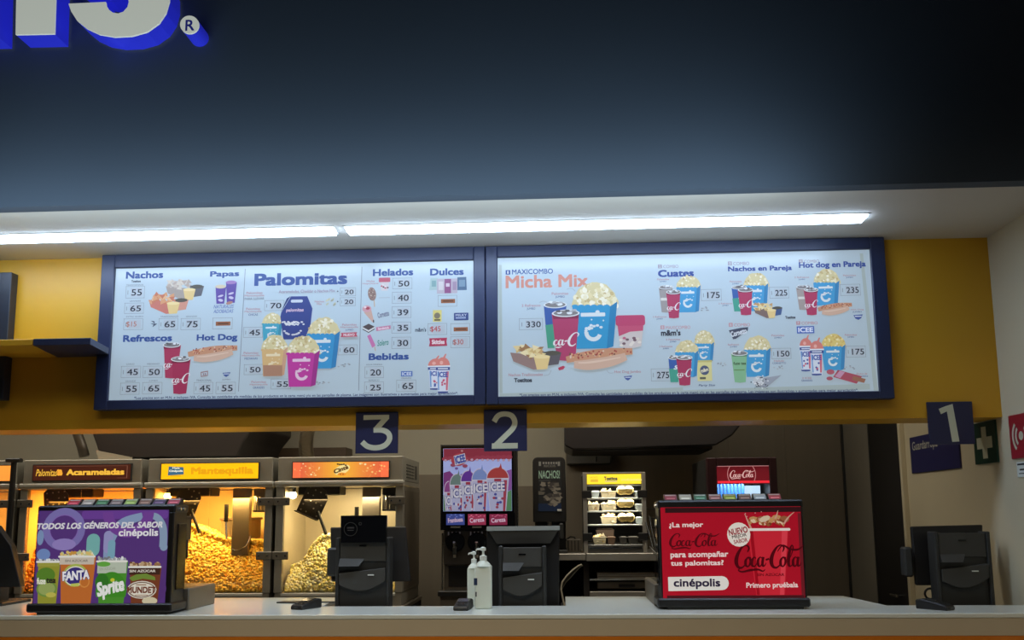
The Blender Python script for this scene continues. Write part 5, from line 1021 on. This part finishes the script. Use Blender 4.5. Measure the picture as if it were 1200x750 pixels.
q = rc(691, 693, 764, 699.5, yk+.06); m = MB(); m.box(q[0], q[1], yk+.05, yk+.5, q[2]-.06, q[3], STEEL, .003); m.build('drawer', t)

yw = 6.58; x0, x1, z0, z1 = rc(683.4, 553.4, 757.6, 645.6, yw); z0 = zk
t = thing('nacho_warmer', 'steel nacho warmer cabinet with a yellow lit header', 'food warmer', ((x0+x1)/2, yw, z0))
def pz_(y): return at(720, y, yw).z
m = MB(); m.box(x0, x0+.03, yw, yw+.03, z0, z1, STEEL, .003); m.build('corner_post', t); m = MB(); m.box(x1-.03, x1, yw, yw+.03, z0, z1, STEEL, .003); m.build('corner_post', t)
m = MB(); m.box(x0+.004, x0+.012, yw+.03, yw+.46, z0+.06, z1-.005, DARK_IN); m.box(x1-.012, x1-.004, yw+.03, yw+.46, z0+.06, z1-.005, DARK_IN); m.box(x0+.004, x1-.004, yw+.46, yw+.47, z0+.06, z1-.005, DARK_IN); m.build('cabinet_walls', t)
m = MB(); m.box(x0+.002, x1-.002, yw+.01, yw+.47, z1-.012, z1, STEEL, .003); m.box(x0+.03, x1-.03, yw+.012, yw+.3, pz_(568), z1-.012, DARK_IN); m.build('top', t)
m = MB(); m.box(x0+.002, x1-.002, yw+.002, yw+.47, z0, z0+.055, mat('warmer_base', (96, 94, 90), .35, .6), .004); m.box(x0+.04, x1-.04, yw-.002, yw+.004, z0+.028, z0+.04, CHROME); m.box((x0+x1)/2-.02, (x0+x1)/2+.02, yw-.01, yw+.003, z0+.036, z0+.046, BLACK); m.build('base', t)
p0, p1 = rc(687.4, 555.6, 755, 567.2, yw)[:2]; za, zb_ = pz_(567.2), pz_(555.6)
m = MB(); m.box(x0+.03, x1-.03, yw+.004, yw+.012, za-.004, zb_+.004, BLACK2); s = m.build('header_frame', t); m = MB(); m.box(x0+.032, x1-.032, yw+.0005, yw+.005, za, zb_, mat('yellow_header', (236, 206, 50), .3, emit=.95)); m.build('header_panel', s)
p = plane_print(yw+.0003, .95); p.text('Tostitos', 707.6, 558.4, 723.6, 563, (70, 76, 70), .06); p.rect(709, 563.6, 723, 564.6, (180, 190, 150)); p.text('NACHOS', 691, 558, 700.6, 560.6, (214, 176, 60), .02); p.rect(692, 561.6, 701, 565, (220, 184, 60)); p.text('tradicionales', 728, 560.4, 752, 563.4, (240, 222, 140), .02); p.build('header_print', s)
SHELF = mat('shelf_lit_edge', (200, 204, 206), .3, .3)
zsh = [pz_(583), pz_(598.4), pz_(614.6), pz_(638.4)]
for z in zsh:
    m = MB(); m.box(x0+.031, x1-.031, yw+.025, yw+.44, z-.010, z, SHELF, .002); m.build('shelf', t)
    l = bpy.data.lights.new('shelf_lamp', 'AREA'); l.shape = 'RECTANGLE'; l.size = .36; l.size_y = .05; l.energy = 1.6 if z > 1.5 else .35; l.color = (1, .92, .72); o = bpy.data.objects.new('shelf_lamp', l); COL.objects.link(o); o.location = ((x0+x1)/2, yw+.05, z+.082); o.rotation_euler = (math.radians(25), 0, 0)
m = MB()
for xc in ((x0+x1)/2,): m.box(x0+.032, xc-.002, yw+.008, yw+.011, z0+.058, za-.01, GLASS); m.box(xc+.002, x1-.032, yw+.008, yw+.011, z0+.058, za-.01, GLASS)
m.build('glass_door', t)
m = MB(); m.box(x0+.032, x1-.032, yw+.004, yw+.012, za-.014, za-.008, SHELF); m.build('door_rail', t)
for y, xl in ((579, 0), (629, 0)):
    for sx, xx in ((1, x0), (-1, x1)):
        z = pz_(y); m = MB(); m.box(xx-.008*sx, xx+.062*sx, yw-.012, yw-.001, z-.027, z+.027, BLACK, .004); m.build('hinge', t)
def tub(x0_, x1_, z, hgt, label, kind, y=yw+.05):
    cx = (x0_+x1_)/2; w = x1_-x0_; t2 = thing('food_tub', label, 'food tub', (cx, y+.06, z), 'tubs in the nacho warmer')
    hm = {'tray': (196, 184, 156), 'cup': (186, 196, 200), 'chip': (236, 206, 130), 'brown': (110, 84, 66), 'dark': (66, 62, 58)}[kind]; M = mat('tub_'+kind, hm, .4)
    m = MB(); d = .10; y0_ = y; tp = .008
    m.hexa([(x0_+tp, y0_+tp, z), (x1_-tp, y0_+tp, z), (x1_-tp, y0_+d-tp, z), (x0_+tp, y0_+d-tp, z), (x0_, y0_, z+hgt*.75), (x1_, y0_, z+hgt*.75), (x1_, y0_+d, z+hgt*.75), (x0_, y0_+d, z+hgt*.75)], M if kind != 'chip' else CLEAR)
    m.box(x0_-.003, x1_+.003, y0_-.003, y0_+d+.003, z+hgt*.72, z+hgt*.78, M if kind != 'chip' else WHITE_PL, .001); m.build('tub', t2)
    m = MB(); ch = [mat('chip_a', (240, 208, 130), .6), mat('chip_b', (222, 182, 100), .6), mat('nacho_pale', (214, 202, 170), .6), mat('nacho_brown', (150, 120, 84), .6)]
    if kind == 'chip':
        for k in (-1, 1):
            for j in range(3): m.lathe([(.002, -.004), (w*.25, -.006), (w*.30, 0), (w*.25, .008), (.002, .012)], (cx+k*w*.24, y0_+.02+j*.025, z+hgt*.62), ch[j % 2], 18, 'y')
        m.lathe([(.002, 0), (w*.2, .004), (.002, .012)], (cx, y0_+.03, z+hgt*.5), ch[0], 16, 'y')
    elif kind == 'tray':
        for j in range(26):
            a = random.random()*6; q = Vector((random.uniform(x0_+.012, x1_-.012), random.uniform(y0_, y0_+.07), z+hgt*random.uniform(.25, 1.0))); r = .016
            m.add([q+Vector((r*math.cos(a+b), r*.4*math.sin(a*2+b), r*math.sin(a+b))) for b in (0, 2.1, 4.2)]+[q+Vector((0, .006, 0))], [(0, 1, 2), (0, 1, 3), (1, 2, 3), (2, 0, 3)], ch[random.choice((1, 2, 2, 3))])
    else: m.box(x0_+.006, x1_-.006, y0_+.006, y0_+d-.006, z+hgt*.78, z+hgt*.86, mat('lid_'+kind, tuple(min(255, q+16) for q in hm), .3), .004)
    m.build('contents' if kind in ('chip', 'tray') else 'lid', t2)
def X(px): return at(px, 600, yw+.05).x
row = ['top shelf', 'second shelf', 'third shelf', 'bottom shelf']
for lv, items in enumerate((((693.6, 703, .058, 'cup', 'small pale cup'), (704.6, 722.6, .060, 'tray', 'wide tray of nachos'), (724.4, 742.6, .085, 'chip', 'clear tub of yellow chips'), (744, 751, .055, 'cup', 'small pale cup at the right end')),
    ((688.4, 703, .062, 'tray', 'tray of nachos at the left end'), (704.6, 722.6, .066, 'tray', 'middle tray of nachos'), (724.4, 742.8, .088, 'chip', 'clear tub of yellow chips'), (744.6, 753.4, .056, 'cup', 'small grey cup')),
    ((704.4, 722.8, .072, 'tray', 'tray of nachos'), (724.8, 743, .078, 'chip', 'clear tub of yellow chips'), (744.8, 753, .060, 'cup', 'small grey cup')),
    ((694.6, 709.8, .070, 'tray', 'tray of nachos'), (711, 720.4, .066, 'brown', 'small brown tub'), (726, 734, .066, 'dark', 'dark tub'), (735.4, 747.6, .066, 'dark', 'wide dark tub')))):
    for a, b, hh, kind, nm in items: tub(X(a), X(b), zsh[lv], hh, nm+' on the '+row[lv]+' of the nacho warmer', kind)
z2 = zsh[3]
tub(X(699), X(720), z2, .132, 'tall brown tub behind the nacho tray on the bottom shelf', 'brown', yw+.17)
# cheese dispenser
yn = 6.62; x0, x1, z0, z1 = rc(624.6, 535.6, 663.4, 650, yn); z0 = zk-.001; xm = (x0+x1)/2
t = thing('cheese_dispenser', 'tall black cheese dispenser with a NACHOS! panel', 'dispenser', (xm, yn, zk))
m = MB(); r = .03; pts = [(x0, z0+.22), (x1, z0+.22), (x1, z1-r), (x1-r*.3, z1-r*.3), (x1-r, z1), (x0+r, z1), (x0+r*.3, z1-r*.3), (x0, z1-r)]; m.prism(pts, 'y', yn, yn+.36, BLACK, .006); m.build('body', t)
m = MB(); m.box(x0+.01, x1-.005, yn+.10, yn+.36, z0+.02, z0+.225, BLACK, .006); m.box(x0-.005, x1+.005, yn-.02, yn+.36, z0, z0+.022, BLACK2, .005); m.build('base', t)
m = MB(); m.box(x1-.055, x1-.02, yn-.02, yn+.10, z0+.10, z0+.21, BLACK2, .008); m.cyl((xm, yn+.05, z0+.22), (xm, yn+.05, z0+.16), .016, STEEL); m.build('nozzle', t)
q = rc(630.6, 540.6, 658, 599.4, yn-.002); m = MB(); m.box(q[0], q[1], yn-.003, yn+.004, q[2], q[3], mat('nacho_poster', (26, 26, 26), .4, emit=.3), .001); m.build('front_panel', t)
p = plane_print(yn-.003, .32); p.rect(631.4, 541, 634, 546, (130, 126, 116)); p.rect(653.6, 541, 656.2, 546, (130, 126, 116))
for k in range(6): p.ell(637+k*3, 542.6, 1.2, 1.5, (136, 130, 120), n=6)
p.text('RICOS', 637.4, 544.6, 651, 547.4, (110, 106, 96), .04); p.text('NACHOS!', 631.4, 551.4, 656, 560.8, (150, 176, 150), .02); p.rect(631.4, 562.8, 645, 563.5, (90, 90, 84))
p.rect(630.8, 590, 657.6, 599, (36, 46, 66))
for k in range(40):
    a = random.random()*6; cx, cy = random.uniform(634, 655), random.uniform(566, 592); r = random.uniform(3, 5); p.poly([(cx+r*math.cos(a), cy+r*.6*math.sin(a)), (cx+r*math.cos(a+2), cy+r*.6*math.sin(a+2)), (cx+r*math.cos(a+3.2), cy+r*.6*math.sin(a+3.2)), (cx+r*math.cos(a+4.6), cy+r*.6*math.sin(a+4.6))], random.choice([(126, 116, 100), (98, 90, 78), (70, 64, 58), (112, 102, 88)]))
p.build('panel_print', t)
c = at(655.4, 597.6, yn); m = MB(); m.box(c.x-.016, c.x+.016, yn-.012, yn, c.z-.010, c.z+.006, mat('lock_pale', (190, 190, 186), .3), .003); m.build('button', t)
m = MB(); a = Vector((x1+.01, yn+.2, zk+.06)); m.tube([a+Vector((-.02, 0, .02)), a+Vector((.02, -.02, .05)), a+Vector((.05, -.04, .045)), a+Vector((.06, -.06, -.02)), a+Vector((.03, -.08, -.048)), a+Vector((-.02, -.10, -.05))], .006, BLACK, 8); m.build('cable', t)
# steel box between the dispenser and the warmer
q = rc(664, 632, 681, 648, 6.72); m = MB(); m.box(q[0], q[1], 6.72, 6.9, zk, q[3], STEEL_D, .004)
for k in range(4): m.box(q[0]+.01+k*.024, q[0]+.016+k*.024, 6.716, 6.721, zk+.01, q[3]-.008, BLACK)
o = m.build('steel_bin', None, off=Vector((0, 0, 0))); tag(o, 'small ribbed steel bin left of the nacho warmer', 'bin')
# wire rack leaning right of the warmer
t = thing('wire_rack', 'slanted chrome wire rack between the warmer and red dispenser', 'rack', (.66, 6.55, zk)); m = MB()
def wp(px, py, y): return at(px, py, y)
for a in (((760.4, 604, 6.5), (769.6, 650, 6.5)), ((764, 606, 6.7), (772, 650, 6.7)), ((757, 612, 6.5), (767.4, 650, 6.5))): m.cyl(wp(*a[0]), wp(*a[1]), .0045, CHROME, 8)
for k, y in enumerate((596.6, 607, 618, 629, 640)): m.cyl(wp(758+k*1.6, y, 6.5), wp(776, y+.4, 6.62), .0035, CHROME, 8)
m.build('wires', t)
m = MB(); m.tube([wp(761+k*1.4, 640+k*1.5, 6.5-.01*k) for k in range(7)], .004, CHROME, 8); m.build('hook', t)
# dark bin with its lid tilted open beside the middle register
t = thing('ice_bin', 'dark bin with a pale edged lid tilted open beside the middle register', 'bin', (.15, 6.1, 0)); PALE = mat('pale_edge', (186, 178, 160), .5)
m = MB(); m.box(.0, .34, 5.84, 6.30, .03, 1.0, BLACK2, .01); m.box(-.008, .348, 5.83, 6.31, .97, 1.01, BLACK, .006); m.build('body', t)
m = MB()
for xx in (.05, .29):
    for yy in (5.9, 6.24): m.lathe([(.022, 0), (.03, .006), (.03, .024), (.022, .03)], (xx, yy, 0.001), BLACK, 12)
m.build('caster', t)
A = [at(x, y, 6.0) for x, y in ((657.4, 690.6), (659, 682), (664, 675), (671, 668), (678, 663), (682, 661.6))]; B = [at(x, y, 6.06) for x, y in ((657.8, 691), (663, 682), (669, 676), (674, 670), (679, 665), (682.6, 662.4))]
A = [Vector((.016, 6.0, 1.01))]+A; B = [Vector((.016, 6.06, 1.01))]+B
m = MB(); m.tube(A, .005, PALE, 8); m.tube(B, .005, PALE, 8)
for i in range(1, len(A)): m.add([A[i-1], A[i], B[i], B[i-1]], [(0, 1, 2, 3)], mat('lid_web', (70, 66, 58), .6))
m.build('lid', t, 'pale edged lid')

# ------------------------------------------------------------------ rear cola fridge head
yc = 6.30; x0, x1, z0, z1 = rc(828.6, 536, 911.6, 600, yc)
t = thing('cola_cooler', 'dark red cola machine behind the red dispenser', 'drink machine', ((x0+x1)/2, yc, 0)); MAR = mat('maroon_casing', (44, 20, 24), .35)
yd = 7.0
q = rc(840.4, 545.6, 902, 578, yc)
m = MB(); m.box(x0, q[0], yc, yc+.05, .06, z1, MAR, .006); m.box(q[1], x1, yc, yc+.05, .06, z1, MAR, .006); m.box(q[0], q[1], yc, yc+.05, q[3], z1, MAR, .004); m.box(q[0], q[1], yc, yc+.05, .06, 1.40, MAR); m.build('door_frame', t)
m = MB(); m.box(x0+.004, x0+.03, yc+.05, yd, 0, z1-.004, BLACK2, .004); m.box(x1-.03, x1-.004, yc+.05, yd, 0, z1-.004, BLACK2, .004); m.box(x0+.03, x1-.03, yc+.05, yd, z1-.03, z1-.004, BLACK2); m.box(x0+.03, x1-.03, yd-.03, yd, 0, z1-.03, DARK_IN); m.box(x0+.03, x1-.03, yc+.05, yd-.03, 0, 1.36, DARK_IN); m.build('casing', t)
zsn = at(870, 567, yc).z
m = MB(); m.box(q[0], q[1], yc+.012, yc+.02, zsn, q[3]-.003, mat('cola_header', (120, 26, 36), .3, emit=.5)); o = m.build('lit_header', t)
p = plane_print(yc+.0115, .8); script(p, 'Coca-Cola', 855, 551, 883, 561.4, (228, 180, 176)); p.ring(869, 556, 16, 16.7, (206, 140, 140), -38, 38); p.ring(869, 556, 16, 16.7, (206, 140, 140), 142, 218); p.rect(841, 563.4, 901.6, 566, (220, 40, 52), e=1.2); p.rect(840.6, 545.8, 901.8, 546.6, (190, 130, 130)); p.build('header_print', t)
m = MB(); m.box(q[0]+.002, q[1]-.002, yc+.30, yc+.302, 1.405, zsn-.004, mat('cooler_back_glow', (176, 200, 224), .4, emit=.9)); m.box(q[0], q[1], yc+.06, yc+.4, 1.58, 1.60, SHELF); m.build('lit_back', t)
l = bpy.data.lights.new('cooler_fill', 'AREA'); l.shape = 'RECTANGLE'; l.size = .3; l.size_y = .04; l.energy = 1.2; l.color = (.85, .94, 1); o = bpy.data.objects.new('cooler_fill', l); COL.objects.link(o); o.location = ((q[0]+q[1])/2, yc+.06, zsn+.02); o.rotation_euler = (math.radians(30), 0, 0)  # fill light added so the bottles do not go dark
for k in range(8):
    cx = q[0]+.022+k*.025; t3 = thing('water_bottle', 'small blue bottle with white cap in the lit cola machine', 'bottle', (cx, yc+.14, 1.6), 'bottles in the lit cola machine'); m = MB(); m.lathe([(.010, 0), (.0115, .01), (.0115, .20), (.006, .235), (.006, .25)], (cx, yc+.14, 1.60), mat('water_bottle_blue', (60, 120, 200), .3), 12); m.build('bottle_body', t3, smooth=True); m = MB(); m.lathe([(.007, 0), (.007, .018)], (cx, yc+.14, 1.845), WHITE_PL, 10); m.build('bottle_cap', t3)
m = MB(); m.box(q[0], q[1], yc+.006, yc+.009, 1.40, zsn, GLASS); m.build('glass', t)

# ------------------------------------------------------------------ extraction hoods and ducts
HOOD = mat('hood_dark_steel', (40, 38, 40), .4, .35, noise=.1, nscale=3)
yh = 6.62; xa = at(661.6, 515, yh).x; xb = at(868, 508, yh).x; za = at(680, 527, yh).z
t = thing('extraction_hood', 'dark extraction hood above the nacho warmer', 'extraction hood', ((xa+xb)/2, 7.0, za))
m = MB(); m.prism([(xa, za+.03), (xa+.06, za), (xb-.18, za+.02), (xb-.06, za+.09), (xb, za+.16), (xb, 2.6), (xa, 2.6)], 'y', yh, 7.355, HOOD, .01); m.build('canopy', t)
m = MB(); m.box(xa+.06, xb-.2, yh+.04, 7.3, za-.004, za+.02, DARK_IN); m.build('filter', t)
m = MB(); m.box(xa+.3, xb-.3, 6.8, 7.2, 2.6, ZC, STEEL_D); m.build('flue', t)
q = rc(664, 527, 716, 543.6, YB-.16); m = MB(); m.box(q[0], q[1], YB-.16, YB-.021, q[2], q[3], mat('steel_box_grey', (92, 90, 84), .45, .4), .006); c = (q[0]+q[1])/2+.06; m.box(c, c+.008, YB-.168, YB-.158, q[2]+.02, q[2]+.06, CHROME); o = m.build('wall_box', None, off=Vector((0, 0, 0))); tag(o, 'grey steel box on the back wall below the dark hood', 'electrical box')
# left hood over the popcorn machines
yh = 6.45; a0, a1 = at(104, 510, yh), at(298, 505, yh)
t = thing('extraction_hood', 'large dark extraction hood above the popcorn machines', 'extraction hood', (-2.7, 6.9, 2.15)); HB = mat('hood_black', (34, 28, 26), .5)
b1 = at(325, 530, 7.1)
m = MB()
xl, xr, zt2 = a0.x, a1.x, 2.75
zr = at(300, 534, yh).z
m.prism([(xl, 2.75), (xl+.02, 2.22), (xl+.10, 2.03), (xl+1.10, 2.03), (xr-.08, 2.14), (xr+.0, 2.24), (xr, 2.75)], 'y', yh, 7.36, HB, .008); m.build('canopy', t)
m = MB(); m.box(xl+.4, xr-.4, 6.7, 7.2, 2.75, ZC, STEEL_D); m.build('flue', t)
m = MB(); m.box(-3.43, -1.85, YB-.24, YB-.013, zk_(2.0), zk_(2.14), mat('brown_trunking', (86, 70, 54), .5), .006); o = m.build('wall_trunking', None, off=Vector((0, 0, 0))); tag(o, 'brown horizontal trunking on the back wall behind the machines', 'trunking')
o = bpy.data.objects['wall_trunking']
q = at(98, 525, 6.55); m = MB(); m.tube([at(90, 509, 6.4)+Vector((0, 0, .3)), at(91, 509, 6.4), at(96, 523, 6.4), at(99, 534.6, 6.4)], .035, mat('dark_pipe', (66, 58, 48), .4, .3), 16); o = m.build('vent_pipe', None, off=Vector((0, 0, 0))); tag(o, 'dark vertical vent pipe above the Acarameladas sign', 'pipe')
for ob in (o,): [setattr(f, 'use_smooth', True) for f in ob.data.polygons]
# folded grey sheet standing on the caramel machine
q0, q1, q2, q3 = at(112, 527.6, 6.36), at(155, 536, 6.36), at(153, 541, 6.36), at(116, 541, 6.36)
m = MB(); m.prism([(q0.x, q0.z), (q1.x, q1.z), (q2.x, 2.005), (q3.x, 2.005)], 'y', 6.36, 6.37, mat('pale_sheet', (150, 140, 120), .6)); m.prism([(q3.x, 2.004), (q2.x, 2.004), (q2.x, 2.01), (q3.x, 2.01)], 'y', 6.36, 6.44, mat('pale_sheet', (150, 140, 120), .6)); o = m.build('deflector_sheet', None, off=Vector((0, 0, 0))); tag(o, 'grey slanted metal sheet on top of the Acarameladas machine', 'sheet')
# flexible duct
m = MB(); P = []
for k in range(60):
    s = k/59; c = at(362-3.5*math.sin(s*2.6), 500+s*37, 6.72); P.append((c, .056 if k % 2 else .047))
m.tube([q[0] for q in P], [q[1] for q in P], mat('flex_duct_foil', (170, 160, 140), .3, .8), 18); top = P[0][0]; m.cyl(top, (top.x, top.y, ZC), .05, CHROME, 16); bot = P[-1][0]; m.cyl(bot, (bot.x, bot.y, 2.004), .05, STEEL, 16)
o = m.build('flexible_duct', None, smooth=True, off=Vector((0, 0, 0))); tag(o, 'ribbed metal flexible duct above the machine with orange sign', 'duct')
